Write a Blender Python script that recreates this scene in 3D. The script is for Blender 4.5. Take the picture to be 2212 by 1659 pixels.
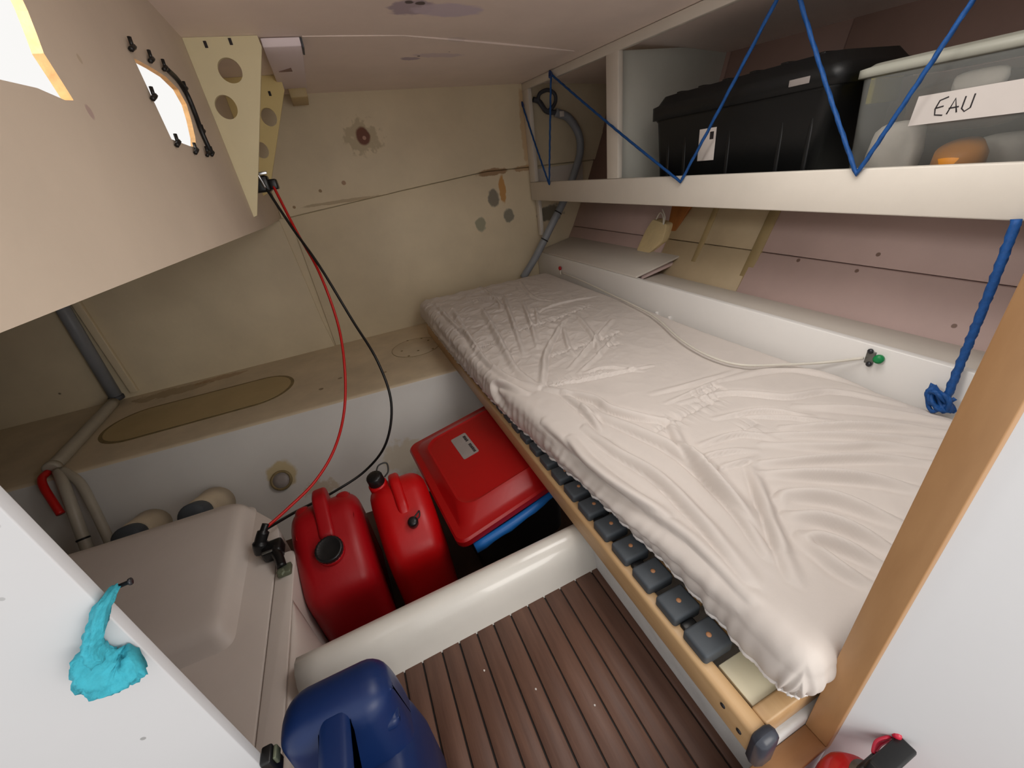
import bpy, bmesh, math, random
import numpy as np
from mathutils import Vector, Matrix, Quaternion
from mathutils.geometry import tessellate_polygon

random.seed(7)
for o in list(bpy.data.objects):
    bpy.data.objects.remove(o, do_unlink=True)
scene = bpy.context.scene
COL = scene.collection

# ------------------------------------------------------------------ camera
EYE = Vector((0.0, 0.0, 0.84))
cam_d = bpy.data.cameras.new('camera')
cam = bpy.data.objects.new('camera', cam_d)
COL.objects.link(cam)
cam_d.sensor_width = 36.0
cam_d.lens = 867.48 / 2212.0 * 36.0
cam_d.clip_start = 0.01
cam.matrix_world = Matrix((
    (0.91042495, 0.28944604, -0.29554593, EYE.x),
    (-0.3952654, 0.39791645, -0.82790565, EYE.y),
    (-0.12203142, 0.87056504, 0.47668107, EYE.z),
    (0, 0, 0, 1)))
scene.camera = cam

# ------------------------------------------------------------------ light
# overcast daylight all around the boat: comes in through the open companionway
# behind the camera and through the cut-outs in the cockpit well
world = bpy.data.worlds.new('overcast_daylight')
scene.world = world
world.use_nodes = True
bg = world.node_tree.nodes['Background']
bg.inputs[0].default_value = (1.0, 0.985, 0.965, 1)
bg.inputs[1].default_value = 0.62

def area(name, loc, target, sx, sy, power, color):
    l = bpy.data.lights.new(name, 'AREA')
    l.shape = 'RECTANGLE'; l.size = sx; l.size_y = sy
    l.energy = power; l.color = color
    o = bpy.data.objects.new(name, l); COL.objects.link(o)
    o.location = loc
    d = Vector(target) - Vector(loc)
    o.rotation_euler = d.to_track_quat('-Z', 'Y').to_euler()
    return o
# daylight falling through the companionway hatch, above and behind the camera
area('companionway_daylight', (0.66, -1.05, 0.85), (-0.35, 1.5, 0.55), 0.8, 0.8, 7.0, (1.0, 0.96, 0.91))
# lamp at an added, unseen deck hatch, brightens the cabin from above
area('added_hatch_light', (0.635, 0.476, 1.27), (0.635, 0.62, 0.2), 0.48, 0.53, 3.1, (1.0, 0.96, 0.92))

# daylight from the cockpit, through the larger cut-out in the well side
area('cockpit_daylight', (-0.50, 0.47, 1.22), (0.60, 0.80, 0.50), 0.34, 0.30, 5.5, (1.0, 0.97, 0.93))

scene.view_settings.view_transform = 'Standard'
scene.view_settings.look = 'None'
scene.view_settings.gamma = 1.0
scene.view_settings.use_curve_mapping = False
scene.view_settings.exposure = 0.62

# ------------------------------------------------------------------ helpers
def lin(c):
    return tuple(((v/255)/12.92 if v/255 <= 0.04045 else ((v/255+0.055)/1.055)**2.4) for v in c)

def mat(name, rgb, rough=0.5, var=0.08, nscale=6.0, bump=0.0, bscale=80.0, spec=0.5,
        metal=0.0, spots=(), alpha_trans=0.0, stretch=None, ior=1.45, coat=0.0, var2=None):
    """procedural painted / plastic / wood surface; spots = (centre, radius, rgb, strength, (sx,sy,sz))"""
    m = bpy.data.materials.new(name); m.use_nodes = True
    nt = m.node_tree; N = nt.nodes; Lk = nt.links
    b = N['Principled BSDF']
    b.inputs['Roughness'].default_value = rough
    b.inputs['Metallic'].default_value = metal
    b.inputs['Specular IOR Level'].default_value = spec
    b.inputs['IOR'].default_value = ior
    b.inputs['Coat Weight'].default_value = coat
    if alpha_trans: b.inputs['Transmission Weight'].default_value = alpha_trans
    geo = N.new('ShaderNodeNewGeometry')
    pos = geo.outputs['Position']
    if stretch:
        mp = N.new('ShaderNodeMapping'); mp.inputs['Scale'].default_value = stretch
        Lk.new(pos, mp.inputs['Vector']); npos = mp.outputs['Vector']
    else:
        npos = pos
    nz = N.new('ShaderNodeTexNoise'); nz.inputs['Scale'].default_value = nscale
    nz.inputs['Detail'].default_value = 8.0; nz.inputs['Roughness'].default_value = 0.6
    Lk.new(npos, nz.inputs['Vector'])
    c = lin(rgb)
    lo = lin(var2) if var2 else tuple(max(0, v*(1-var*2)) for v in c)
    hi = c if var2 else tuple(min(1, v*(1+var)) for v in c)
    ramp = N.new('ShaderNodeValToRGB')
    ramp.color_ramp.elements[0].position = 0.3; ramp.color_ramp.elements[0].color = (*lo, 1)
    ramp.color_ramp.elements[1].position = 0.7; ramp.color_ramp.elements[1].color = (*hi, 1)
    Lk.new(nz.outputs['Fac'], ramp.inputs['Fac'])
    col = ramp.outputs['Color']
    if spots:
        dn = N.new('ShaderNodeTexNoise'); dn.inputs['Scale'].default_value = 35.0
        dn.inputs['Detail'].default_value = 4.0
        Lk.new(pos, dn.inputs['Vector'])
        for sp in spots:
            ctr, rad, rgb2, stg = sp[:4]
            sc = sp[4] if len(sp) > 4 else (1, 1, 1)
            wob = sp[5] if len(sp) > 5 else 0.6
            sub = N.new('ShaderNodeVectorMath'); sub.operation = 'SUBTRACT'
            Lk.new(pos, sub.inputs[0]); sub.inputs[1].default_value = ctr
            mul = N.new('ShaderNodeVectorMath'); mul.operation = 'MULTIPLY'
            Lk.new(sub.outputs[0], mul.inputs[0]); mul.inputs[1].default_value = tuple(s/rad for s in sc)
            ln = N.new('ShaderNodeVectorMath'); ln.operation = 'LENGTH'
            Lk.new(mul.outputs[0], ln.inputs[0])
            ad = N.new('ShaderNodeMath'); ad.operation = 'MULTIPLY_ADD'
            Lk.new(dn.outputs['Fac'], ad.inputs[0]); ad.inputs[1].default_value = wob*2
            ad.inputs[2].default_value = -wob
            sm = N.new('ShaderNodeMath'); sm.operation = 'ADD'
            Lk.new(ln.outputs['Value'], sm.inputs[0]); Lk.new(ad.outputs[0], sm.inputs[1])
            mr = N.new('ShaderNodeMapRange'); mr.interpolation_type = 'SMOOTHSTEP'
            mr.inputs['From Min'].default_value = 0.75; mr.inputs['From Max'].default_value = 1.05
            mr.inputs['To Min'].default_value = stg; mr.inputs['To Max'].default_value = 0.0
            Lk.new(sm.outputs[0], mr.inputs['Value'])
            mx = N.new('ShaderNodeMix'); mx.data_type = 'RGBA'
            Lk.new(mr.outputs['Result'], mx.inputs[0])
            Lk.new(col, mx.inputs[6]); mx.inputs[7].default_value = (*lin(rgb2), 1)
            col = mx.outputs[2]
    Lk.new(col, b.inputs['Base Color'])
    if bump:
        bn = N.new('ShaderNodeTexNoise'); bn.inputs['Scale'].default_value = bscale
        bn.inputs['Detail'].default_value = 6.0
        Lk.new(npos, bn.inputs['Vector'])
        bp = N.new('ShaderNodeBump'); bp.inputs['Strength'].default_value = bump
        bp.inputs['Distance'].default_value = 0.004
        Lk.new(bn.outputs['Fac'], bp.inputs['Height'])
        Lk.new(bp.outputs['Normal'], b.inputs['Normal'])
    return m

ORG = {}
def tag(o, label=None, cat=None, group=None, kind=None):
    if label: o['label'] = label
    if cat: o['category'] = cat
    if group: o['group'] = group
    if kind: o['kind'] = kind
    return o

def empty(name, loc, label=None, cat=None, group=None, kind=None):
    o = bpy.data.objects.new(name, None); COL.objects.link(o)
    o.empty_display_size = 0.05
    o.location = loc; ORG[o.name] = Vector(loc)
    return tag(o, label, cat, group, kind)

def mk(name, V, F, m, parent=None, smooth=False, label=None, cat=None, group=None, kind=None,
       bevel=0.0, seg=2, angle=30, xf=None, flip=False, sub=0):
    V = [Vector(v) for v in V]
    if xf is not None: V = [xf @ v for v in V]
    if parent is not None:
        org = ORG[parent.name]
    else:
        lo = [min(v[i] for v in V) for i in range(3)]; hi = [max(v[i] for v in V) for i in range(3)]
        org = Vector(((lo[0]+hi[0])/2, (lo[1]+hi[1])/2, lo[2]))
    me = bpy.data.meshes.new(name)
    bm = bmesh.new()
    bv = [bm.verts.new(v-org) for v in V]
    for f in F:
        try: bm.faces.new([bv[i] for i in f])
        except ValueError: pass
    bmesh.ops.remove_doubles(bm, verts=bm.verts, dist=1e-6)
    bmesh.ops.recalc_face_normals(bm, faces=bm.faces)
    if flip: bmesh.ops.reverse_faces(bm, faces=bm.faces)
    if bevel:
        es = [e for e in bm.edges if len(e.link_faces) == 2 and e.calc_face_angle(0) > math.radians(angle)]
        bmesh.ops.bevel(bm, geom=es, offset=bevel, segments=seg, profile=0.5, affect='EDGES', clamp_overlap=True)
    bm.to_mesh(me); bm.free()
    if smooth or bevel:
        me.polygons.foreach_set('use_smooth', [True]*len(me.polygons))
        if bevel:
            try: me.set_sharp_from_angle(angle=math.radians(50))
            except Exception: pass
    me.materials.append(m)
    o = bpy.data.objects.new(name, me); COL.objects.link(o)
    if parent is not None:
        o.parent = parent; o.location = (0, 0, 0)
    else:
        o.location = org
    ORG[o.name] = org
    if sub:
        md = o.modifiers.new('smooth', 'SUBSURF'); md.levels = sub; md.render_levels = sub
    return tag(o, label, cat, group, kind)

def boxvf(a, b):
    x0, y0, z0 = a; x1, y1, z1 = b
    V = [(x0,y0,z0),(x1,y0,z0),(x1,y1,z0),(x0,y1,z0),(x0,y0,z1),(x1,y0,z1),(x1,y1,z1),(x0,y1,z1)]
    F = [(0,3,2,1),(4,5,6,7),(0,1,5,4),(1,2,6,5),(2,3,7,6),(3,0,4,7)]
    return V, F

def box(name, a, b, m, parent=None, bevel=0.002, **k):
    V, F = boxvf(a, b)
    return mk(name, V, F, m, parent, bevel=bevel, **k)

def prism(name, poly, fn, w0, w1, m, parent=None, **k):
    """poly of (u,v) extruded along w; fn(u,v,w)->xyz"""
    n = len(poly)
    V = [fn(u, v, w0) for u, v in poly] + [fn(u, v, w1) for u, v in poly]
    F = [tuple(range(n)), tuple(range(2*n-1, n-1, -1))]
    for i in range(n):
        j = (i+1) % n
        F.append((i, j, n+j, n+i))
    return mk(name, V, F, m, parent, **k)

def holed(name, outer, holes, fn, w0, w1, m, parent=None, **k):
    loops = [outer]+list(holes)
    tri = tessellate_polygon([[Vector((u, v, 0)) for u, v in lp] for lp in loops])
    flat = [p for lp in loops for p in lp]
    n = len(flat)
    V = [fn(u, v, w0) for u, v in flat]+[fn(u, v, w1) for u, v in flat]
    F = [tuple(t) for t in tri]+[tuple(n+i for i in reversed(t)) for t in tri]
    s = 0
    for lp in loops:
        c = len(lp)
        for i in range(c):
            j = (i+1) % c
            F.append((s+i, s+j, n+s+j, n+s+i))
        s += c
    return mk(name, V, F, m, parent, **k)

def catmull(P, sub, closed=False):
    P = [Vector(p) for p in P]
    if len(P) < 3 and not closed:
        return [P[0].lerp(P[1], i/sub) for i in range(sub+1)]
    out = []
    n = len(P); R = range(n if closed else n-1)
    for i in R:
        if closed: a, b, c, d = P[(i-1)%n], P[i], P[(i+1)%n], P[(i+2)%n]
        else:
            b, c = P[i], P[i+1]
            a = P[i-1] if i > 0 else b*2-c
            d = P[i+2] if i+2 < n else c*2-b
        for s in range(sub):
            t = s/sub
            out.append(0.5*((2*b)+(c-a)*t+(2*a-5*b+4*c-d)*t*t+(3*b-a-3*c+d)*t**3))
    if not closed: out.append(P[-1])
    return out

def tubevf(pts, r, n=10, closed=False, lobes=0, twist=0.0, lob=0.18, flat=1.0):
    pts = [Vector(p) for p in pts]
    N = len(pts)
    rr = r if isinstance(r, (list, tuple)) else [r]*N
    V = []; F = []
    up = None; s = 0.0
    for i, p in enumerate(pts):
        if closed: t = (pts[(i+1)%N]-pts[i-1])
        else: t = pts[min(i+1, N-1)]-pts[max(i-1, 0)]
        if t.length < 1e-9: t = Vector((0,0,1))
        t.normalize()
        if up is None:
            up = t.orthogonal().normalized()
        else:
            up = (up-t*up.dot(t))
            up = up.normalized() if up.length > 1e-6 else t.orthogonal().normalized()
            s += (p-pts[i-1]).length
        sd = t.cross(up)
        for k in range(n):
            a = 2*math.pi*k/n
            q = rr[i]*(1+lob*math.cos(lobes*a+twist*s)) if lobes else rr[i]
            V.append(p+up*math.cos(a)*q+sd*math.sin(a)*q*flat)
    M = N if closed else N-1
    for i in range(M):
        j = (i+1) % N
        for k in range(n):
            l = (k+1) % n
            F.append((i*n+k, i*n+l, j*n+l, j*n+k))
    if not closed:
        F.append(tuple(range(n))[::-1]); F.append(tuple((N-1)*n+k for k in range(n)))
    return V, F

def tube(name, pts, r, m, parent=None, n=10, sub=8, closed=False, spline=True, lobes=0, twist=0, flat=1.0, **k):
    P = catmull(pts, sub, closed) if spline else pts
    V, F = tubevf(P, r, n, closed, lobes, twist, flat=flat)
    return mk(name, V, F, m, parent, smooth=True, **k)

def lathe(name, prof, base, axis, m, parent=None, n=24, smooth=True, knurl=0.0, kn=0, **k):
    ax = Vector(axis).normalized(); u = ax.orthogonal().normalized(); v = ax.cross(u)
    base = Vector(base); V = []; F = []
    for r, h in prof:
        for i in range(n):
            a = 2*math.pi*i/n
            q = r*(1+(knurl*(1 if i % 2 else -1) if kn else 0))
            V.append(base+ax*h+u*math.cos(a)*q+v*math.sin(a)*q)
    for j in range(len(prof)-1):
        for i in range(n):
            l = (i+1) % n
            F.append((j*n+i, j*n+l, (j+1)*n+l, (j+1)*n+i))
    F.append(tuple(range(n))[::-1]); F.append(tuple((len(prof)-1)*n+i for i in range(n)))
    return mk(name, V, F, m, parent, smooth=smooth, **k)

def rrect(hx, hy, r, n=5):
    r = min(r, hx*0.99, hy*0.99); out = []
    for cx, cy, a0 in ((hx-r, hy-r, 0), (-hx+r, hy-r, 90), (-hx+r, -hy+r, 180), (hx-r, -hy+r, 270)):
        for i in range(n+1):
            a = math.radians(a0+90*i/n)
            out.append((cx+r*math.cos(a), cy+r*math.sin(a)))
    return out

def loft(name, secs, m, parent=None, n=5, capb=True, capt=True, **k):
    """secs: (cx, cy, z, hx, hy, r) rounded rectangles stacked in z"""
    V = []; F = []; c = None
    for cx, cy, z, hx, hy, r in secs:
        L = rrect(hx, hy, r, n); c = len(L)
        V += [(cx+x, cy+y, z) for x, y in L]
    for j in range(len(secs)-1):
        for i in range(c):
            l = (i+1) % c
            F.append((j*c+i, j*c+l, (j+1)*c+l, (j+1)*c+i))
    if capb: F.append(tuple(range(c))[::-1])
    if capt: F.append(tuple((len(secs)-1)*c+i for i in range(c)))
    return mk(name, V, F, m, parent, smooth=k.pop('smooth', True), **k)

def resample(poly, step):
    out = []
    n = len(poly)
    for i in range(n):
        a = Vector((*poly[i], 0)); b = Vector((*poly[(i+1) % n], 0))
        c = max(1, int((b-a).length/step))
        for s in range(c): out.append(a.lerp(b, s/c)[:2])
    return out

def roundpoly(poly, r, n=5):
    """round every corner of polygon (closed) by radius r (or list)"""
    out = []; N = len(poly)
    for i in range(N):
        p = Vector((*poly[i], 0)).to_2d(); a = Vector((*poly[i-1], 0)).to_2d(); b = Vector((*poly[(i+1) % N], 0)).to_2d()
        ri = r[i] if isinstance(r, (list, tuple)) else r
        da = (a-p); db = (b-p)
        t = min(ri, da.length*0.48, db.length*0.48)
        s = p+da.normalized()*t; e = p+db.normalized()*t
        for k in range(n+1):
            u = k/n
            out.append(tuple((1-u)**2*s+2*u*(1-u)*p+u*u*e))
    return out

def pillow(name, prof, hw, r, fn, m, parent=None, rings=7, **k):
    """side profile (u,v) given thickness 2*hw along w with rounded rims of radius r"""
    c = Vector((sum(p[0] for p in prof)/len(prof), sum(p[1] for p in prof)/len(prof)))
    N = len(prof)
    nor = []
    area2 = sum(prof[i][0]*prof[(i+1) % N][1]-prof[(i+1) % N][0]*prof[i][1] for i in range(N))
    sg = 1 if area2 > 0 else -1
    for i in range(N):
        a = Vector(prof[i-1]); b = Vector(prof[(i+1) % N]); t = (b-a)
        t.normalize(); nor.append(Vector((-t.y, t.x))*sg)
    ws = []
    for i in range(rings+1):
        a = math.pi/2*i/rings
        ws.append((-hw+r*(1-math.sin(a)), r*(1-math.cos(a))))
    ws = [(-hw+r*(1-math.cos(math.pi/2*i/rings)), r*(1-math.sin(math.pi/2*i/rings))) for i in range(rings+1)]
    ws = ws+[(-w, ins) for w, ins in reversed(ws)]
    V = []; F = []
    for w, ins in ws:
        for i in range(N):
            p = Vector(prof[i])+nor[i]*ins
            V.append(fn(p.x, p.y, w))
    for j in range(len(ws)-1):
        for i in range(N):
            l = (i+1) % N
            F.append((j*N+i, j*N+l, (j+1)*N+l, (j+1)*N+i))
    F.append(tuple(range(N))[::-1]); F.append(tuple((len(ws)-1)*N+i for i in range(N)))
    return mk(name, V, F, m, parent, smooth=True, **k)

XZ = lambda y: None
def fxz(u, v, w): return (u, w, v)      # polygon in x,z extruded along y
def fyz(u, v, w): return (w, u, v)      # polygon in y,z extruded along x
def fxy(u, v, w): return (u, v, w)      # polygon in x,y extruded along z
def about(loc, rz=0, rx=0, ry=0):
    return Matrix.Translation(Vector(loc)) @ Matrix.Rotation(rz, 4, 'Z') @ Matrix.Rotation(rx, 4, 'X') @ Matrix.Rotation(ry, 4, 'Y')

# ------------------------------------------------------------------ materials
M = {}
M['cream'] = mat('cream_paint', (226, 211, 180), 0.55, 0.05, 3.5, 0.10, 60, spots=[
    ((0.251, 2.24, 1.03), 0.085, (182, 166, 132), 0.7, (1, 0.4, 1.2), 0.9),
    ((0.251, 2.24, 1.035), 0.034, (112, 56, 36), 0.95, (1, 0.4, 0.85), 0.12),
    ((0.254, 2.24, 1.027), 0.009, (190, 150, 130), 0.9, (1, 0.4, 1), 0.2),
    ((0.847, 2.24, 0.690), 0.036, (126, 120, 108), 0.9, (1, 0.4, 0.75), 0.35),
    ((0.925, 2.24, 0.592), 0.034, (126, 124, 112), 0.9, (1, 0.4, 0.85), 0.35),
    ((0.752, 2.24, 0.572), 0.034, (140, 142, 120), 0.8, (1, 0.4, 0.85), 0.4),
    ((0.905, 2.24, 0.725), 0.022, (196, 142, 72), 0.9, (1, 0.4, 0.28), 0.45),
    ((0.86, 2.24, 0.815), 0.018, (150, 110, 70), 0.8, (0.18, 0.4, 1), 0.5),
    ((1.05, 2.24, 0.812), 0.016, (172, 132, 88), 0.7, (0.2, 0.4, 1), 0.5),
    ((1.06, 2.24, 1.0), 0.02, (196, 160, 112), 0.6, (1, 0.4, 0.1), 0.5),
    ((1.19, 2.24, 0.565), 0.05, (110, 106, 94), 0.9, (0.55, 0.4, 1), 0.5),
    ((0.08, 2.24, 0.785), 0.008, (170, 148, 112), 0.6, (0.04, 0.4, 1), 0.5),
    ((-0.416, 2.24, 0.32), 0.006, (120, 96, 66), 0.9), ((-0.402, 2.24, 0.318), 0.005, (120, 96, 66), 0.9),
    ((-0.347, 2.24, 0.215), 0.007, (120, 96, 66), 0.9), ((-0.35, 2.24, 0.235), 0.005, (120, 96, 66), 0.9),
    ((-0.53, 2.24, 0.16), 0.005, (120, 96, 66), 0.9), ((-1.31, 2.24, 0.2), 0.009, (110, 92, 66), 0.9),
    ((0.0, 2.24, 0.291), 0.007, (120, 96, 66), 0.9), ((-0.13, 2.24, 0.79), 0.008, (150, 120, 84), 0.9),
    ((0.0, 2.24, 0.84), 0.008, (150, 120, 84), 0.9), ((0.11, 2.24, 0.86), 0.01, (160, 120, 90), 0.8)])
M['ledge'] = mat('ledge_gelcoat', (216, 199, 170), 0.5, 0.09, 5, 0.12, 40, spots=[
    ((-0.9, 2.17, 0.105), 0.05, (150, 124, 84), 0.6, (0.3, 1, 1), 0.7),
    ((-0.7, 2.2, 0.105), 0.03, (170, 130, 88), 0.6, (0.25, 1, 1), 0.7),
    ((-0.24, 1.73, 0.105), 0.012, (120, 94, 62), 0.8), ((-0.16, 1.79, 0.105), 0.01, (120, 94, 62), 0.8),
    ((0.03, 1.72, 0.105), 0.008, (140, 110, 70), 0.8)])
M['trough'] = mat('white_gelcoat', (214, 211, 206), 0.42, 0.03, 4, 0.06, 25, spots=[
    ((-0.45, 1.47, -0.085), 0.058, (190, 170, 122), 0.85, (1.0, 0.6, 1.1), 0.3),
    ((-0.33, 1.36, -0.15), 0.05, (176, 152, 110), 0.55, (0.5, 0.6, 1), 0.8),
    ((0.0, 1.38, -0.14), 0.07, (190, 172, 132), 0.5, (0.7, 0.6, 1), 0.6),
    ((-0.33, 1.50, 0.05), 0.006, (150, 130, 90), 0.8)])
M['pan'] = mat('bilge_brown_paint', (74, 46, 32), 0.6, 0.2, 6, 0.1)
M['curb'] = mat('curb_gelcoat', (222, 218, 210), 0.25, 0.03, 5, 0.10, 30, coat=0.4)
M['casing'] = mat('moulded_gelcoat', (220, 209, 201), 0.45, 0.03, 4, 0.05, 60)
M['white'] = mat('white_paint', (230, 227, 223), 0.42, 0.02, 3, 0.04, 70)
M['panel'] = mat('white_laminate', (202, 202, 204), 0.5, 0.015, 2, 0.03, 90, spots=[
    ((-0.236, 0.289, 0.688), 0.0022, (170, 170, 170), 0.7), ((-0.226, 0.289, 0.690), 0.002, (170, 170, 170), 0.7),
    ((-0.263, 0.289, 0.636), 0.002, (160, 160, 160), 0.7), ((-0.274, 0.289, 0.45), 0.0022, (140, 140, 140), 0.8),
    ((0.50, 0.09, 0.28), 0.012, (196, 194, 194), 0.5)])
M['lumpy'] = mat('lumpy_white_fibreglass', (226, 226, 224), 0.5, 0.06, 12, 0.9, 22)
M['shelf'] = mat('warm_white_paint', (218, 210, 198), 0.45, 0.03, 4, 0.05, 60)
M['shelf_in'] = mat('shelf_inside_paint', (196, 196, 186), 0.55, 0.06, 3, 0.05)
M['ceil'] = mat('ceiling_paint', (243, 227, 217), 0.55, 0.04, 3, 0.06, 50, spots=[
    ((0.335, 1.28, 1.2), 0.05, (176, 160, 176), 0.9, (0.8, 0.9, 1), 0.4),
    ((0.43, 1.29, 1.2), 0.07, (214, 200, 214), 0.9, (0.7, 1.4, 1), 0.25),
    ((0.32, 1.245, 1.2), 0.012, (70, 58, 56), 0.9), ((0.35, 1.25, 1.2), 0.012, (70, 58, 56), 0.9),
    ((0.41, 1.72, 1.2), 0.03, (176, 158, 176), 0.8, (0.8, 1.4, 1), 0.5),
    ((0.50, 1.68, 1.2), 0.06, (220, 204, 208), 0.8, (0.65, 2.2, 1), 0.4),
    ((0.435, 1.69, 1.2), 0.008, (60, 50, 50), 0.9), ((0.53, 1.64, 1.2), 0.009, (60, 50, 50), 0.9),
    ((0.52, 1.52, 1.2), 0.02, (220, 206, 200), 0.7, (0.6, 1.2, 1), 0.4)])
M['well'] = mat('well_side_paint', (206, 190, 172), 0.55, 0.04, 3, 0.08, 60, spots=[
    ((-0.2, 0.65, 0.944), 0.008, (160, 128, 128), 0.6, (1, 1, 1), 0.7),
    ((-0.2, 0.70, 1.0), 0.005, (170, 150, 120), 0.6)])
M['hull'] = mat('pinkish_hull_paint', (198, 172, 166), 0.6, 0.05, 4, 0.10, 50, spots=[
    (p, 0.0065, (110, 84, 70), 0.85, (1, 1, 1), 0.3) for p in ((1.33, 0.961, 0.446), (1.33, 0.86, 0.46), (1.33, 0.688, 0.454),
                                               (1.35, 0.66, 0.50), (1.36, 0.43, 0.50), (1.28, 0.431, 0.377))])
M['hull2'] = mat('cream_hull_paint', (190, 170, 138), 0.6, 0.08, 4, 0.10, 40)
M['batten'] = mat('hull_batten_glass', (168, 146, 104), 0.6, 0.1, 6, 0.1)
M['hullup'] = mat('upper_hull_paint', (150, 122, 112), 0.6, 0.06, 3, 0.1)
M['teak'] = mat('teak_plank', (110, 79, 64), 0.5, 0.0, 9, 0.12, 30, stretch=(6, 0.5, 1), var2=(86, 59, 48))
M['caulk'] = mat('black_caulk', (26, 20, 18), 0.6, 0.1)
M['oak'] = mat('varnished_trim', (188, 146, 102), 0.45, 0.0, 7, 0.06, 40, stretch=(2, 2, 0.35), var2=(160, 118, 78))
M['oak2'] = mat('varnished_sill', (170, 126, 86), 0.45, 0.0, 7, 0.06, 40, stretch=(0.4, 2, 2), var2=(140, 98, 64))
M['pine'] = mat('laminated_birch', (208, 174, 130), 0.42, 0.0, 8, 0.05, 40, stretch=(3, 0.35, 3), var2=(184, 146, 102))
M['slat'] = mat('beech_slat', (206, 164, 112), 0.4, 0.05, 5, 0.03)
M['rubber'] = mat('grey_rubber', (74, 80, 86), 0.6, 0.06, 10, 0.05)
M['rivet'] = mat('copper_rivet', (190, 136, 96), 0.45, 0.05)
M['bolt'] = mat('dark_bolt', (62, 62, 66), 0.35, 0.05, metal=0.6)
M['blackp'] = mat('black_plastic', (22, 22, 23), 0.35, 0.08, 8)
M['protect'] = mat('slate_corner_plastic', (58, 62, 72), 0.3, 0.05, 8)
M['cloth'] = mat('white_cotton_cover', (210, 201, 194), 0.62, 0.03, 4, 0.05, 220)
M['hem'] = mat('elastic_hem', (236, 230, 226), 0.7, 0.05, 40, 0.2, 300)
M['sheet'] = mat('pale_board', (224, 216, 188), 0.5, 0.03)
M['red'] = mat('red_polyethylene', (186, 6, 12), 0.38, 0.04, 5, 0.06, 120)
M['red2'] = mat('red_polyethylene_dark', (160, 5, 17), 0.42, 0.04, 5, 0.06, 120)
M['redlid'] = mat('red_lid_plastic', (166, 7, 11), 0.35, 0.03, 5, 0.04, 120)
M['tub'] = mat('black_tub', (20, 21, 22), 0.45, 0.1, 5)
M['bluetrim'] = mat('blue_plastic_strip', (30, 110, 190), 0.4, 0.04, 8)
M['label'] = mat('silver_label', (150, 142, 138), 0.45, 0.04, 30)
M['ink'] = mat('dark_ink', (40, 34, 36), 0.7, 0.05)
M['navy'] = mat('blue_jug_plastic', (8, 36, 84), 0.40, 0.06, 4, 0.05, 90)
M['navyd'] = mat('blue_jug_recess', (10, 36, 86), 0.4, 0.06, 4)
M['rope'] = mat('blue_rope', (16, 76, 142), 0.6, 0.12, 120, 0.2, 400)
M['rope2'] = mat('dark_blue_rope', (40, 66, 120), 0.6, 0.12, 120, 0.2, 400)
M['grey'] = mat('grey_conduit', (140, 144, 150), 0.42, 0.05, 12, 0.05)
M['greyd'] = mat('dark_grey_conduit', (70, 72, 78), 0.5, 0.06, 12, 0.05)
M['pvc'] = mat('pale_pipe', (172, 164, 148), 0.42, 0.06, 12, 0.05)
M['wireR'] = mat('red_cable_sheath', (190, 24, 20), 0.35, 0.04)
M['wireB'] = mat('black_cable_sheath', (20, 20, 20), 0.4, 0.04)
M['wireW'] = mat('white_cable', (214, 208, 196), 0.4, 0.04)
M['chrome'] = mat('chrome', (190, 190, 192), 0.2, 0.03, metal=1.0)
M['bronze'] = mat('aged_bronze', (110, 116, 96), 0.5, 0.12, 20, metal=0.4)
M['brace'] = mat('pale_yellow_bracket', (218, 206, 168), 0.5, 0.03, 4)
M['brace2'] = mat('yellow_bracket', (226, 204, 140), 0.5, 0.03, 4)
M['tan'] = mat('oval_patch_varnish', (190, 168, 122), 0.5, 0.06, 5)
M['tand'] = mat('old_sealant', (136, 118, 80), 0.6, 0.15, 20)
M['board'] = mat('grey_white_board', (208, 200, 190), 0.5, 0.03, 3, 0.05)
M['coverp'] = mat('lilac_white_plate', (240, 226, 230), 0.5, 0.03, 3)
M['pinkb'] = mat('pink_foam_board', (222, 198, 196), 0.5, 0.03, 3)
M['foam'] = mat('cream_foam', (228, 206, 158), 0.8, 0.06, 12, 0.4, 60)
M['wood'] = mat('brown_wood_bracket', (152, 92, 40), 0.5, 0.12, 8, 0.1, stretch=(3, 3, 0.6))
M['plyedge'] = mat('plywood_edge', (196, 154, 104), 0.7, 0.15, 40, 0.2)
M['teal'] = mat('turquoise_cloth', (62, 176, 196), 0.8, 0.12, 60, 0.3, 250)
M['steel'] = mat('grey_steel_bracket', (120, 120, 116), 0.4, 0.05, metal=0.7)
M['green'] = mat('green_plug', (12, 130, 70), 0.4, 0.05)
M['pinr'] = mat('red_pin', (170, 20, 30), 0.4, 0.05)
M['extr'] = mat('extinguisher_red', (196, 20, 32), 0.3, 0.04, 4, coat=0.4)
M['pinplastic'] = mat('red_pin_plastic', (200, 40, 66), 0.25, 0.04)
M['paper'] = mat('white_paper', (214, 206, 200), 0.6, 0.03)
M['lidw'] = mat('translucent_lid', (170, 170, 158), 0.4, 0.04, 6)
M['clear'] = mat('clear_tub_plastic', (236, 238, 236), 0.16, 0.0, 5, alpha_trans=0.92, ior=1.12)
M['yellow'] = mat('yellow_clip', (206, 190, 40), 0.45, 0.05)
M['orange'] = mat('orange_plastic', (206, 132, 36), 0.5, 0.08)
M['bluec'] = mat('blue_fabric', (110, 136, 176), 0.7, 0.15, 20)
M['whitec'] = mat('white_wrapping', (226, 218, 206), 0.6, 0.08, 20)
M['brownc'] = mat('brown_packet', (132, 100, 76), 0.7, 0.15, 12)
M['darkc'] = mat('dark_fabric', (60, 58, 60), 0.8, 0.1, 10)
M['outer'] = mat('white_topside', (220, 220, 218), 0.5, 0.03)

def S(o, label=None):
    o['kind'] = 'structure'
    if label: o['label'] = label
    return o

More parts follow.
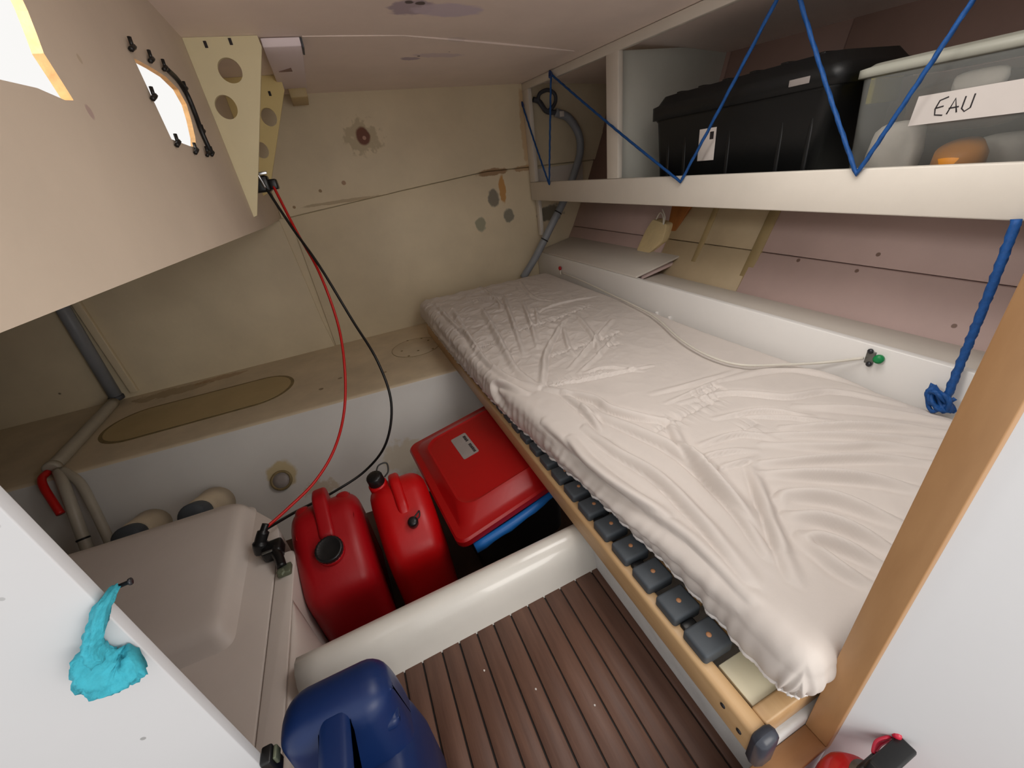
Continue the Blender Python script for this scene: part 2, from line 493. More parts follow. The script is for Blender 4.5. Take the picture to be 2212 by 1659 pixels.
# ------------------------------------------------------------------ large structure
# ---- teak sole: caulked planks running fore and aft
fl = S(empty('floor', (0, 0.3, 0)), 'brown teak cabin sole with black caulked seams')
box('caulking', (-0.325, 0.12, -0.02), (0.335, 0.53, -0.0035), M['caulk'], fl, bevel=0)
seams = [-0.325, -0.284, -0.244, -0.204, -0.163, -0.1226, -0.0857, -0.0454, -0.0084, 0.0302, 0.068, 0.1084,
         0.1495, 0.1907, 0.231, 0.2713, 0.315, 0.333]
for a, b in zip(seams[:-1], seams[1:]):
    e = random.uniform(-0.003, 0.003)
    ya = 0.517+0.012*(a+0.12)/0.45
    box('plank', (a+0.0016, 0.122, -0.018), (b-0.0016, ya+e+0.012, 0.0), M['teak'], fl, bevel=0.0008, seg=1)

# ---- back bulkhead with an overlapping upper panel
wb = S(empty('wall_back', (0, 2.27, -0.25)), 'cream painted rear bulkhead with overlapping panels')
prism('backing', [(-1.9, -0.30), (1.72, -0.30), (1.72, 1.26), (-0.22, 1.26), (-0.22, 0.77), (-1.9, 0.77)], fxz, 2.262, 2.30, M['cream'], wb)
prism('panel', [(-0.199, 0.751), (-0.175, 0.752), (0.30, 0.787), (0.36, 0.793), (0.825, 0.824), (1.09, 0.816), (1.7, 0.80), (1.7, 1.24), (-0.199, 1.24)],
      fxz, 2.240, 2.2625, M['cream'], wb, bevel=0.003)
prism('panel', [(-0.165, 0.08), (1.7, 0.08), (1.7, 0.797), (1.09, 0.813), (0.825, 0.821), (0.36, 0.790), (-0.165, 0.750)],
      fxz, 2.252, 2.2625, M['cream'], wb, bevel=0.003)
prism('panel', [(-1.9, 0.08), (-0.168, 0.08), (-0.185, 0.25), (-0.21, 0.745), (-0.6, 0.712), (-1.9, 0.697)],
      fxz, 2.247, 2.2625, M['cream'], wb, bevel=0.004)

# ---- ledge across the stern and sloping face of the trough below it
def ledge_y(x): return 1.553-0.05*x
led = []
sect = [(2.26, -0.1), (2.26, 0.105)]
V = []; F = []
xs = [-1.88+i*(3.5/20) for i in range(21)]
def ledge_sec(x):
    y0 = ledge_y(x)
    pts = [(2.262, 0.105), (y0+0.06, 0.105)]
    for k in range(6):
        a = math.radians(90*k/5)
        pts.append((y0+0.018-0.018*math.sin(a), 0.105-0.018*(1-math.cos(a))))
    pts += [(y0-0.02, 0.04), (y0-0.07, -0.06), (y0-0.13, -0.14), (y0-0.18, -0.20), (y0-0.24, -0.255), (y0-0.26, -0.26), (y0-0.26, -0.30), (2.262, -0.30)]
    return pts
n = len(ledge_sec(0))
for x in xs:
    V += [(x, y, z) for y, z in ledge_sec(x)]
for i in range(len(xs)-1):
    for k in range(n):
        l = (k+1) % n
        F.append((i*n+k, i*n+l, (i+1)*n+l, (i+1)*n+k))
F.append(tuple(range(n))); F.append(tuple((len(xs)-1)*n+k for k in range(n))[::-1])
lo = mk('stern_ledge', V, F, M['ledge'], None, smooth=True, label='beige ledge with white face along the rear bulkhead', kind='structure')
lo.data.materials.append(M['trough'])
try: lo.data.set_sharp_from_angle(angle=math.radians(60))
except Exception: pass
for p in lo.data.polygons:
    c = p.center+lo.location
    if c.z < 0.097: p.material_index = 1

# ---- trough bottom
S(box('floor_trough', (-1.88, 0.58, -0.30), (1.62, 1.62, -0.26), M['pan'], bevel=0), 'brown painted bottom of the trough')

# ---- rounded white curb between trough and sole
cp = [(0.50, -0.03), (0.512, 0.0), (0.520, 0.03), (0.526, 0.052), (0.535, 0.072), (0.550, 0.086), (0.568, 0.090), (0.584, 0.083),
      (0.594, 0.066), (0.598, 0.04), (0.600, -0.25), (0.58, -0.29), (0.50, -0.29)]
cp2 = cp
V = []; F = []
xs = [-0.295+i*(0.65/16) for i in range(17)]
n = len(cp)
for x in xs:
    sh = 0.012*(x+0.12)/0.45
    V += [(x, y+sh, z) for y, z in cp]
for i in range(16):
    for k in range(n):
        l = (k+1) % n
        F.append((i*n+k, i*n+l, (i+1)*n+l, (i+1)*n+k))
F.append(tuple(range(n))); F.append(tuple(16*n+k for k in range(n))[::-1])
mk('curb', V, F, M['curb'], None, smooth=True, label='rounded white curb between teak sole and trough', kind='structure', bevel=0)

# ---- white base under the berth
S(box('berth_base', (0.331, 0.119, -0.2), (1.09, 0.575, 0.098), M['lumpy'], bevel=0.006, seg=3), 'white painted base under the near end of the berth')

# ---- moulded casing on the left
cs = S(empty('engine_casing', (-0.6, 0.6, -0.2)), 'beige moulded casing with a raised lid left of the trough')
prism('casing_body', roundpoly([(-1.5, 0.32), (-0.368, 0.32), (-0.368, 1.02), (-0.5, 1.20), (-1.5, 1.24)], [0.01, 0.004, 0.05, 0.05, 0.01]), fxy, -0.27, 0.05, M['casing'], cs, bevel=0.004)
prism('casing_flange', roundpoly([(-0.3655, 0.32), (-0.323, 0.32), (-0.323, 0.905), (-0.3655, 0.905)], [0.003, 0.003, 0.022, 0.006], 6), fxy, -0.265, 0.05, M['casing'], cs, bevel=0.004, seg=3)
V = []; F = []
fs = [(0.0, 0.046), (0.006, 0.0475), (0.016, 0.036), (0.028, 0.010), (0.042, -0.05), (0.050, -0.13), (0.052, -0.262)]
fys = [0.33, 0.50, 0.58, 0.64, 0.68, 0.71, 0.735, 0.75]; fsc = [1.0, 1.0, 1.0, 0.92, 0.72, 0.45, 0.2, 0.06]
for y, s_ in zip(fys, fsc):
    V += [(-0.3235, y, -0.262)]+[(-0.3235+max(0.001, a*s_), y, z) for a, z in fs]
nf = len(fs)+1
for i in range(len(fys)-1):
    for k in range(nf):
        l = (k+1) % nf; F.append((i*nf+k, i*nf+l, (i+1)*nf+l, (i+1)*nf+k))
F += [tuple(range(nf)), tuple((len(fys)-1)*nf+k for k in range(nf))[::-1]]
mk('casing_fillet', V, F, M['casing'], cs, smooth=True)
V = []; F = []
for z, g in ((0.049, 0.022), (0.058, 0.014), (0.072, 0.010), (0.084, 0.004), (0.090, -0.006), (0.092, -0.022)):
    L = roundpoly([(-1.45-g, 0.745-g*1.6), (-0.452+g, 0.725-g*1.6), (-0.462+g, 1.13+g), (-1.45-g, 1.20+g)], [0.02, 0.03, 0.045, 0.02], 6)
    nl = len(L); V += [(x, y, z) for x, y in L]
for j in range(5):
    for i in range(nl):
        l = (i+1) % nl; F.append((j*nl+i, j*nl+l, (j+1)*nl+l, (j+1)*nl+i))
F.append(tuple(5*nl+i for i in range(nl)))
mk('casing_lid', V, F, M['casing'], cs, smooth=True)

# ---- hull side behind the berth, built of planks
wr_ = S(empty('wall_right', (1.4, 1.1, 0.2)), 'planked hull side behind the berth')
HP = [(1.225, 0.20), (1.262, 0.35), (1.335, 0.468), (1.43, 0.66), (1.545, 0.93), (1.63, 1.235)]
def hx(z):
    for (xa, za), (xb, zb) in zip(HP[:-1], HP[1:]):
        if z <= zb: return xa+(xb-xa)*(z-za)/(zb-za)
    return HP[-1][0]
def strip(name, z0, z1, y0, y1, m, off=0.0, th=0.02, parent=wr_):
    P = []
    zs = [z0, (z0+z1)/2, z1]
    inner = [(hx(z)-off, z) for z in zs]; outer = [(hx(z)+th, z) for z in reversed(zs)]
    return prism(name, inner+outer, fxz, y0, y1, m, parent, bevel=0.0015, seg=1)
for z0, z1 in ((0.2, 0.4665), (0.4695, 0.662), (0.665, 0.93), (0.933, 1.235)):
    up = z0 > 0.66
    strip('plank', z0, z1, 0.06, 1.015, M['hullup' if up else 'hull'])
    strip('plank', z0, z1, 1.018, 1.455, M['hullup' if up else 'hull2'], off=-0.002)
    strip('plank', z0, z1, 1.458, 2.262, M['hullup' if up else 'hull'])
strip('batten', 0.30, 0.68, 0.995, 1.035, M['batten'], off=0.003)
strip('batten', 0.30, 0.68, 1.25, 1.275, M['batten'], off=0.002)
strip('hull_skin', 0.2, 1.235, 0.0, 2.3, M['hullup'], off=-0.021, th=0.05)

# ---- deckhead with an unseen hatch opening, added to let light in from above
V = []; F = []
nx, ny = 19, 20
HI, HJ = range(6, 11), range(1, 6)
def cz(x, y): return 1.208-(0.024+0.028*max(0.0, (2.25-y))/1.2)*(max(x, 0)/1.08)**2
for j in range(ny+1):
    for i in range(nx+1):
        x = -0.215+i*0.1; y = 0.09+j*0.1105
        V.append((x, y, cz(x, y)))
solid = {(i, j) for i in range(nx) for j in range(ny) if not (i in HI and j in HJ)}
off = len(V)
V += [(x, y, z+0.04) for x, y, z in V]
vid = lambda i, j: j*(nx+1)+i
for i, j in solid:
    q = (vid(i, j), vid(i+1, j), vid(i+1, j+1), vid(i, j+1))
    F.append(q); F.append(tuple(off+k for k in reversed(q)))
    for (di, dj), (a, b) in (((-1, 0), (q[0], q[3])), ((1, 0), (q[1], q[2])), ((0, -1), (q[0], q[1])), ((0, 1), (q[3], q[2]))):
        if (i+di, j+dj) not in solid: F.append((a, b, off+b, off+a))
cl = S(mk('ceiling', V, F, M['ceil'], smooth=False), 'off-white deckhead with peeled paint patches')
# doubler strip whose edge makes the seam across the deckhead
prism('seam_panel', [(0.075, 1.485), (0.35, 1.49), (1.0, 1.62), (1.0, 2.24), (0.06, 2.24)], lambda u, v, w: (u, v, cz(u, v)+w), -0.0015, 0.005, M['ceil'], cl, bevel=0)

hw_ = S(empty('added_hatch_frame', (0.635, 0.476, 1.2)), 'frame of an added deck hatch, out of view')  # out-of-view frame round the hatch added for light
for a, b in (((0.375, 0.19, 1.17), (0.3845, 0.76, 1.26)), ((0.8855, 0.19, 1.16), (0.895, 0.76, 1.26)), ((0.3845, 0.19, 1.165), (0.8855, 0.2, 1.26)), ((0.3845, 0.7535, 1.165), (0.8855, 0.7635, 1.26))):
    box('added_hatch_coaming', a, b, M['white'], hw_, bevel=0.002)

# ---- side of the cockpit well with two cut-outs
hole1 = [(0.42, 0.937), (0.506, 0.945), (0.560, 0.949), (0.604, 0.947), (0.624, 0.950), (0.619, 0.967), (0.613, 0.985), (0.620, 1.0), (0.628, 1.02), (0.636, 1.06), (0.645, 1.15), (0.63, 1.17), (0.36, 1.17), (0.345, 1.15), (0.36, 0.94)]  # out-of-view upper part enlarged to let more daylight in
hole2 = [(0.937, 0.945), (1.05, 0.944), (1.098, 0.946), (1.13, 0.965), (1.165, 1.0), (1.185, 1.03), (1.165, 1.052), (1.10, 1.060), (1.02, 1.057), (0.931, 1.051)]
wl = S(holed('wall_left', [(0.3, 0.790), (1.63, 0.757), (2.262, 0.752), (2.262, 1.24), (0.3, 1.24)], [hole1, hole2],
       lambda u, v, w: (w, u, v), -0.209, -0.2, M['well']), 'beige side of the cockpit well with two cut openings')
wl.data.materials.append(M['plyedge'])
for p in wl.data.polygons:
    c = p.center+wl.location
    if abs(p.normal.x) < 0.3 and 0.9 < c.z < 1.1 and 0.36 < c.y < 1.25: p.material_index = 1
# well bottom (underside seen over the ledge)
prism('well_bottom', [(0.3, 0.79), (1.63, 0.757), (2.262, 0.752), (2.262, 0.775), (0.3, 0.81)], fyz, -1.9, -0.2092, M['well'], label='underside of the cockpit well', kind='structure')
S(box('wall_left_hull', (-1.92, 0.3, -0.28), (-1.88, 2.3, 0.80), M['outer'], bevel=0), 'hull side under the cockpit')

# ---- forward bulkhead panels either side of the doorway
S(box('wall_front_left', (-1.9, 0.289, -0.90), (-0.228, 0.300, 1.25), M['panel'], bevel=0.001), 'white laminate bulkhead panel left of the doorway')
S(prism('wall_front_right', [(0.428, 0.09), (1.15, -0.62), (1.19, -0.62), (0.52, 0.06), (1.75, 0.09), (1.75, 0.117), (0.428, 0.117)], fxy, -0.90, 1.25, M['panel'], bevel=0.001), 'white laminate bulkhead panel right of the doorway')
S(prism('trim_1', [(0.418, 0.078), (0.43, 0.066), (0.43, 1.24), (0.418, 1.24)], fxz, 0.0885, 0.1185, M['oak'], bevel=0.0012), 'varnished wooden jamb edging the right bulkhead')
S(prism('trim_2', [(-0.225, 0.066), (0.43, 0.066), (0.4178, 0.078), (-0.225, 0.078)], fxz, 0.0885, 0.1185, M['oak2'], bevel=0.0012), 'varnished wooden sill across the doorway')
S(box('wall_front_sill', (-0.228, 0.09, -0.90), (0.4275, 0.117, 0.0655), M['panel'], bevel=0.001), 'white panel below the doorway sill')
S(box('floor_front', (-1.9, -1.6, -0.93), (1.8, 0.30, -0.90), M['teak'], bevel=0), 'cabin floor on the near side of the bulkhead')

# ------------------------------------------------------------------ objects
# ---- berth: leeboard and side shelf
box('leeboard', (1.078, 0.118, 0.05), (1.098, 2.245, 0.366), M['white'], bevel=0.002, label='long white board standing upright along the far side of the mattress', cat='board')
box('side_shelf', (1.099, 0.118, 0.325), (1.252, 2.245, 0.345), M['board'], bevel=0.001, label='narrow white shelf between leeboard and hull planks', cat='shelf')

# ---- slatted bed frame
bf = empty('bed_frame', (0.65, 1.1, 0.099), 'light birch slatted bed frame under the mattress', 'bed frame')
RX0, RX1, RY0, RY1, RZ0, RZ1 = 0.307, 0.333, 0.124, 2.08, 0.100, 0.156
box('side_rail', (RX0, RY0, RZ0), (RX1, RY1, RZ1), M['pine'], bf, bevel=0.007, seg=3)
box('side_rail', (1.03, RY0, RZ0), (1.056, RY1, RZ1), M['pine'], bf, bevel=0.007, seg=3)
box('end_rail', (RX1+0.0005, RY0+0.004, RZ0+0.002), (1.0295, RY0+0.026, RZ1-0.004), M['pine'], bf, bevel=0.003)
box('end_rail', (RX1+0.0005, RY1-0.026, RZ0+0.002), (1.0295, RY1-0.004, RZ1-0.004), M['pine'], bf, bevel=0.003)
box('corner_board', (RX1+0.006, RY0+0.027, 0.138), (0.62, RY0+0.085, 0.146), M['sheet'], bf, bevel=0.001)
# corner protector
pc = roundpoly([(0.120, 0.096), (0.120, 0.163)], 0.0) if False else None
mk('corner_cap', *(lambda V, F: (V, F))(*boxvf((0.301, 0.108, 0.094), (0.339, 0.130, 0.163))), M['protect'], bf, bevel=0.011, seg=2)
for y, z in ((0.171, 0.139), (0.143, 0.128)):
    lathe('bolt', [(0.004, 0), (0.004, 0.0016), (0.0025, 0.0022)], (RX0+0.0005, y, z), (-1, 0, 0), M['bolt'], bf, n=12)
# slat holders and slats
cap_me = None; riv_me = None; slat_me = None
ys = [0.238+0.0625*i for i in range(29)]
for i, y in enumerate(ys):
    if cap_me is None:
        V, F = boxvf((0.317, y-0.0235, 0.148), (0.372, y+0.0235, 0.174))
        c = mk('slat_cap', V, F, M['rubber'], bf, bevel=0.005, seg=3); cap_me = c.data
        r = lathe('rivet', [(0.0042, 0), (0.0042, 0.0012), (0.002, 0.0018)], (0.346, y, 0.1735), (0, 0, 1), M['rivet'], c, n=12); riv_me = r.data
        Vs = []; Fs = []
        for k in range(13):
            x = 0.345+k*(0.675/12); zz = 0.156+0.008*math.sin(math.pi*k/12)
            Vs += [(x, y-0.017, zz), (x, y+0.017, zz), (x, y+0.017, zz+0.007), (x, y-0.017, zz+0.007)]
        for k in range(12):
            for q in range(4):
                w = (q+1) % 4; Fs.append((k*4+q, k*4+w, k*4+4+w, k*4+4+q))
        Fs += [(0, 1, 2, 3), (48, 51, 50, 49)]
        s = mk('slat', Vs, Fs, M['slat'], bf); slat_me = s.data
        b_ = box('holder_link', (0.326, y+0.0240, 0.148), (0.352, y+0.0380, 0.162), M['blackp'], bf, bevel=0.003); link_me = b_.data
    else:
        d = y-ys[0]
        for nm, me in (('slat_cap', cap_me), ('slat', slat_me), ('holder_link', link_me)):
            if nm == 'holder_link' and i % 2: continue
            o = bpy.data.objects.new(nm, me); COL.objects.link(o); o.parent = bf; o.location = (0, d, 0)
            if nm == 'slat_cap':
                q = bpy.data.objects.new('rivet', riv_me); COL.objects.link(q); q.parent = o

# ---- mattress in a wrinkled fitted cover
FOLDS=[
  (((0.457,0.915),(0.516,1.011),(0.59,1.132),(0.76,1.337)),6,12),
  (((0.454,0.924),(0.455,1.058),(0.492,1.291),(0.562,1.721)),6,14),
  (((0.446,0.917),(0.412,1.071),(0.406,1.308),(0.458,1.822)),5,12),
  (((0.467,0.915),(0.574,0.874),(0.757,0.834)),4,8),
  (((0.411,0.909),(0.378,1.031),(0.332,1.014),(0.308,0.92)),7,14),
  (((0.459,0.9),(0.52,0.771),(0.524,0.707),(0.56,0.638),(0.605,0.581)),7,14),
  (((0.479,0.844),(0.472,0.722),(0.45,0.632)),6,12),
  (((0.48,0.743),(0.518,0.588),(0.533,0.491),(0.511,0.34),(0.494,0.25)),7,18),
  (((0.434,0.675),(0.432,0.573),(0.446,0.462),(0.428,0.34),(0.406,0.234)),7,16),
  (((0.387,0.662),(0.372,0.574),(0.378,0.459),(0.396,0.382)),6,14),
  (((0.592,0.582),(0.554,0.514),(0.524,0.423),(0.494,0.325),(0.462,0.249)),7,14),
  (((0.606,0.395),(0.565,0.347),(0.495,0.259),(0.458,0.206)),6,14),
  (((0.328,0.723),(0.333,0.5),(0.343,0.324),(0.35,0.232)),6,18),
  (((0.376,0.763),(0.371,0.508),(0.387,0.33),(0.383,0.215)),4,14),
  (((1.019,0.296),(0.982,0.348),(0.934,0.408),(0.854,0.486)),5,12),
  (((0.979,0.278),(0.93,0.328),(0.855,0.387),(0.761,0.449)),6,10),
  (((0.945,0.269),(0.882,0.319),(0.811,0.377),(0.702,0.458)),5,9),
  (((0.905,0.257),(0.847,0.315),(0.776,0.355),(0.683,0.432)),5,10),
  (((0.863,0.244),(0.808,0.294),(0.736,0.338),(0.621,0.402)),6,10),
  (((0.777,0.219),(0.74,0.27),(0.688,0.315),(0.611,0.374)),8,12),
  (((0.68,0.191),(0.663,0.24),(0.64,0.283),(0.596,0.318),(0.572,0.317)),8,14),
  (((0.619,0.171),(0.61,0.215),(0.59,0.258),(0.555,0.288)),8,13),
  (((0.58,0.161),(0.57,0.198),(0.556,0.235),(0.537,0.251)),7,12),
  (((0.535,0.153),(0.527,0.19),(0.53,0.225),(0.534,0.242)),6,12),
  (((0.588,0.918),(0.659,0.902),(0.714,0.823)),3,10),
  (((0.416,2.01),(0.407,1.66),(0.414,1.329),(0.41,1.228)),4,12),
  (((0.338,1.892),(0.333,1.516),(0.329,1.293)),4,12),
  (((0.701,1.824),(0.606,1.478),(0.514,1.144)),5,11),
  (((0.737,1.687),(0.641,1.377),(0.573,1.171)),5,10),
  (((0.74,1.549),(0.662,1.358)),4,9),
  (((0.731,1.296),(0.659,1.126),(0.637,1.046)),4,10),
  (((0.82,1.354),(0.748,1.104),(0.695,1.0)),4,12),
  (((0.89,1.218),(0.748,1.104),(0.571,0.969)),4,10),
  (((0.821,1.096),(0.695,1.0),(0.577,0.926)),3,9),
  (((1.018,1.496),(0.847,1.531),(0.683,1.482)),3,9),
  (((0.861,2.006),(0.802,1.719),(0.833,1.591)),3,9),
  (((0.674,2.086),(0.654,1.771),(0.616,1.626)),4,9),
  (((0.672,0.637),(0.792,0.607),(0.874,0.522),(0.971,0.48),(1.024,0.369)),4,12),
  (((0.68,0.546),(0.783,0.511),(0.843,0.437)),4,9),
  (((0.728,0.525),(0.798,0.467),(0.856,0.407)),3,8),
  (((0.586,0.494),(0.672,0.477),(0.718,0.428)),4,9),
  (((0.537,0.471),(0.613,0.449),(0.657,0.422)),3,8),
  (((0.56,0.424),(0.639,0.407)),3,8),
  (((0.646,0.655),(0.722,0.657),(0.829,0.669)),3,9),
  (((0.649,0.709),(0.756,0.691),(0.906,0.678)),2.5,12),
  (((0.829,0.669),(0.994,0.611),(1.051,0.477),(1.078,0.355)),3,16),
]
GATHERS=[
   [(0.54,1.356),(0.717,1.363),(0.917,1.418)],
   [(0.396,1.306),(0.47,1.305)],
   [(0.579,1.083),(0.846,1.103)],
   [(0.744,1.031),(0.789,1.028)],
   [(0.467,0.915),(0.641,0.878)],
   [(0.535,0.577),(0.614,0.59),(0.754,0.601)],
   [(0.526,0.424),(0.561,0.432)],
   [(0.714,0.634),(0.801,0.643)],
   [(0.566,1.859),(0.752,1.825)],
   [(0.693,0.484),(0.737,0.486)],
]

def build_mattress():
    cx, cy, ang = 0.710, 1.108, 0.0
    hw, hl, top, bot, rad = 0.348, 0.992, 0.276, 0.182, 0.034
    arc = rad*math.pi/2; drop = arc+(top-rad-bot)
    nu, nv = 260, 600
    U = np.linspace(-(hw-rad)-drop, (hw-rad)+drop, nu)
    Vv = np.linspace(-(hl-rad)-drop, (hl-rad)+drop, nv)
    UU, VV = np.meshgrid(U, Vv, indexing='ij')
    eu = np.sign(UU)*np.maximum(np.abs(UU)-(hw-rad), 0); ev = np.sign(VV)*np.maximum(np.abs(VV)-(hl-rad), 0)
    bu = UU-eu; bv = VV-ev
    m = np.sqrt(eu**2+ev**2); mm = np.maximum(np.abs(eu), np.abs(ev))
    k = np.where(m > 1e-9, mm/np.maximum(m, 1e-9), 1.0)
    eu2, ev2 = eu*k, ev*k; m2 = m*k
    du = np.where(m2 > 1e-9, eu2/np.maximum(m2, 1e-9), 0); dv = np.where(m2 > 1e-9, ev2/np.maximum(m2, 1e-9), 0)
    th = np.minimum(m2/rad, math.pi/2)
    rest = np.maximum(m2-arc, 0)
    hor = rad*np.sin(th)+0.006*np.sin(np.clip(rest/(drop-arc), 0, 1)*math.pi)-0.012*np.clip(rest/(drop-arc), 0, 1)**2
    zz = top-rad*(1-np.cos(th))-rest
    ca, sa = math.cos(ang), math.sin(ang)
    lx = bu+du*hor; ly = bv+dv*hor
    X = cx+ca*lx-sa*ly; Y = cy+sa*lx+ca*ly; Z = zz
    NX = (ca*du-sa*dv)*np.sin(th); NY = (sa*du+ca*dv)*np.sin(th); NZ = np.cos(th)
    # unfolded sheet position used to lay out the folds
    fx = cx+ca*UU-sa*VV; fy = cy+sa*UU+ca*VV
    H = np.zeros_like(fx)
    rng = np.random.default_rng(3)
    # slow undulation of the foam
    H += 0.0035*np.sin(fx*7.0+1.3*np.sin(fy*3.1))*np.sin(fy*4.3+0.6)
    H -= 0.010*np.exp(-(((fx-0.62)/0.30)**2+((fy-1.05)/0.22)**2))
    def seg_eval(pts, sub=10):
        P = [p.to_2d() for p in catmull([Vector((a, b, 0)) for a, b in pts], sub)] if len(pts) > 2 else [Vector(pts[0]), Vector(pts[1])]
        best = np.full(fx.shape, 1e9); tt = np.zeros_like(fx); sgn = np.zeros_like(fx); L = 0.0
        lens = [0.0]
        for a, b in zip(P[:-1], P[1:]): lens.append(lens[-1]+(b-a).length)
        tot = lens[-1]
        for i, (a, b) in enumerate(zip(P[:-1], P[1:])):
            dx, dy = b.x-a.x, b.y-a.y; l2 = dx*dx+dy*dy+1e-12
            t = np.clip(((fx-a.x)*dx+(fy-a.y)*dy)/l2, 0, 1)
            qx = fx-(a.x+t*dx); qy = fy-(a.y+t*dy)
            d = np.sqrt(qx*qx+qy*qy)
            s = np.sign(dx*qy-dy*qx)
            msk = d < best
            best = np.where(msk, d, best); tt = np.where(msk, (lens[i]+t*(lens[i+1]-lens[i]))/tot, tt); sgn = np.where(msk, s, sgn)
        return best*sgn, tt, tot
    for pts, a, w in FOLDS:
        d, t, tot = seg_eval(pts)
        a_ = a*0.001*FOLD_GAIN; w_ = w*0.00085
        tap = np.sin(np.clip(t, 0.0, 1.0)*math.pi*0.86+0.22)
        endf = np.exp(-np.maximum(np.abs(d)-3*w_, 0)/w_)
        # a ridge with a sharper valley on one side
        H += a_*tap*(np.exp(-(d/w_)**2)-0.85*np.exp(-np.abs(d+w_*1.05)/(w_*0.38))-0.30*np.exp(-((d-w_*1.5)/(w_*0.8))**2))
    for pts in GATHERS:
        d, t, tot = seg_eval(pts)
        ph = t*tot/0.013*2*math.pi
        inside = ((t > 0.001) & (t < 0.999))
        H += 0.0042*np.sin(ph+3*np.sin(ph*0.37))*np.exp(-(d/0.022)**2)*inside
        H -= 0.0065*np.exp(-np.abs(d)/0.0045)*inside
    # fine crumple, stronger on the far half and along the near-side rim
    def ridged(sc, seed, ax=1.0, ay=1.0):
        r = np.random.default_rng(seed); out = np.zeros_like(fx)
        for _ in range(9):
            a = r.uniform(0, math.pi); f = sc*r.uniform(0.6, 1.5); p = r.uniform(0, 6.28)
            q = r.uniform(1.5, 4.0)
            out += np.sin((fx*math.cos(a)*ax+fy*math.sin(a)*ay)*f+p+1.6*np.sin((fx*math.sin(a+0.7)-fy*math.cos(a+0.7))*f*0.37*q/2+p*2))
        return 1-np.abs(out)/4.0
    far = np.clip((fy-0.75)/0.7, 0, 1)*np.clip((1.25-np.abs(fx-0.55)*2.2), 0, 1)
    H += 0.0050*ridged(38, 11)*far+0.0034*np.maximum(ridged(62, 31), 0)**3*far
    H += 0.0020*ridged(95, 5)*(0.12+0.88*far)
    H += 0.0007*ridged(60, 21)
    # puckers where the elastic pulls the cover in
    sd = np.clip((m2-0.5*arc)/(drop-0.5*arc), 0, 1)
    peri = np.where(np.abs(eu) >= np.abs(ev), VV, UU)
    puck = np.sin(peri*115+2.2*np.sin(peri*31)+0.8*np.sin(peri*57))*0.6+np.sin(peri*230+1.7*np.sin(peri*43))*0.4
    H = H*(1-0.5*sd)+0.0042*sd*puck
    X = X+NX*H; Y = Y+NY*H; Z = Z+NZ*H
    X = X-0.062*np.clip((Y-0.33)/0.75, 0, 1)*np.clip((cx+hw-X)/(2*hw), 0, 1)
    # hem hangs lower towards the far end of the near side
    lowm = np.clip(rest/(drop-arc), 0, 1)
    Z = Z-lowm*(0.010*np.clip((Y-0.5)/1.0, 0, 1)+0.004*np.sin(Y*9))
    V = np.stack([X, Y, Z], -1).reshape(-1, 3)
    idx = np.arange(nu*nv).reshape(nu, nv)
    F = np.stack([idx[:-1, :-1], idx[1:, :-1], idx[1:, 1:], idx[:-1, 1:]], -1).reshape(-1, 4)
    hem = [idx[i, 0] for i in range(nu)]+[idx[-1, j] for j in range(1, nv)]+[idx[i, -1] for i in range(nu-2, -1, -1)]+[idx[0, j] for j in range(nv-2, 0, -1)]
    P = [tuple(V[i]) for i in hem]
    # drop points that coincide (folded corners)
    Q = [P[0]]
    for p in P[1:]:
        if (Vector(p)-Vector(Q[-1])).length > 0.002: Q.append(p)
    return V, F, Q
FOLD_GAIN = 2.6
mt = empty('mattress', (0.69, 1.115, 0.186), 'white mattress in a wrinkled fitted cover on the slatted frame', 'mattress')
V, F, Q = build_mattress()
me = bpy.data.meshes.new('cover')
Vl = V-np.array([0.69, 1.115, 0.186])
me.from_pydata(Vl.tolist(), [], F.tolist()); me.update()
me.polygons.foreach_set('use_smooth', [True]*len(me.polygons))
me.materials.append(M['cloth'])
co = bpy.data.objects.new('cover', me); COL.objects.link(co); co.parent = mt; ORG['cover'] = Vector((0.69, 1.115, 0.186))
bm = bmesh.new(); bm.from_mesh(me); bmesh.ops.recalc_face_normals(bm, faces=bm.faces)
if sum(f.normal.z for f in bm.faces) < 0: bmesh.ops.reverse_faces(bm, faces=bm.faces)
bm.to_mesh(me); bm.free()
tube('elastic_hem', Q, 0.0042, M['hem'], mt, n=8, spline=False, closed=True, lobes=2, twist=900)
Vc, Fc = boxvf((0.37, 0.155, 0.1745), (1.02, 2.07, 0.225))
mk('foam_core', Vc, Fc, M['sheet'], mt, bevel=0.02)
lathe('stain', [(0.008, 0), (0.006, 0.0012)], (0.885, 1.44, 0.2735), (0, 0, 1), M['tand'], mt, n=14)

# ---- two red fuel cans in the trough
def can_frame(cx, y0, z0, rz):
    T = Matrix.Translation(Vector((cx, y0, z0))) @ Matrix.Rotation(rz, 4, 'Z')
    return T, (lambda u, v, w: T @ Vector((w, u-0.035*min(1, max(0, (v-0.1)/0.15)), v if v < 0.05 else v+0.062*min(1, (v-0.05)/0.12))))
T1, f1 = can_frame(-0.232, 0.768, -0.259, math.radians(3))
c1 = empty('fuel_can', (-0.228, 0.90, -0.259), 'red fuel can with one large black cap, beside the casing', 'fuel can', 'red fuel cans in the trough')
p1 = roundpoly([(0, 0), (0.30, 0), (0.315, 0.20), (0.285, 0.285), (0.215, 0.302), (0.10, 0.248), (0.005, 0.185)], [0.03, 0.03, 0.06, 0.05, 0.05, 0.05, 0.05], 6)
pillow('body', p1, 0.089, 0.042, f1, M['red2'], c1, rings=6)
ph = roundpoly([(0.135, 0.25), (0.30, 0.265), (0.298, 0.316), (0.245, 0.326), (0.14, 0.277)], [0.01, 0.01, 0.016, 0.02, 0.02], 5)
pillow('handle', ph, 0.019, 0.010, f1, M['red2'], c1, rings=4)
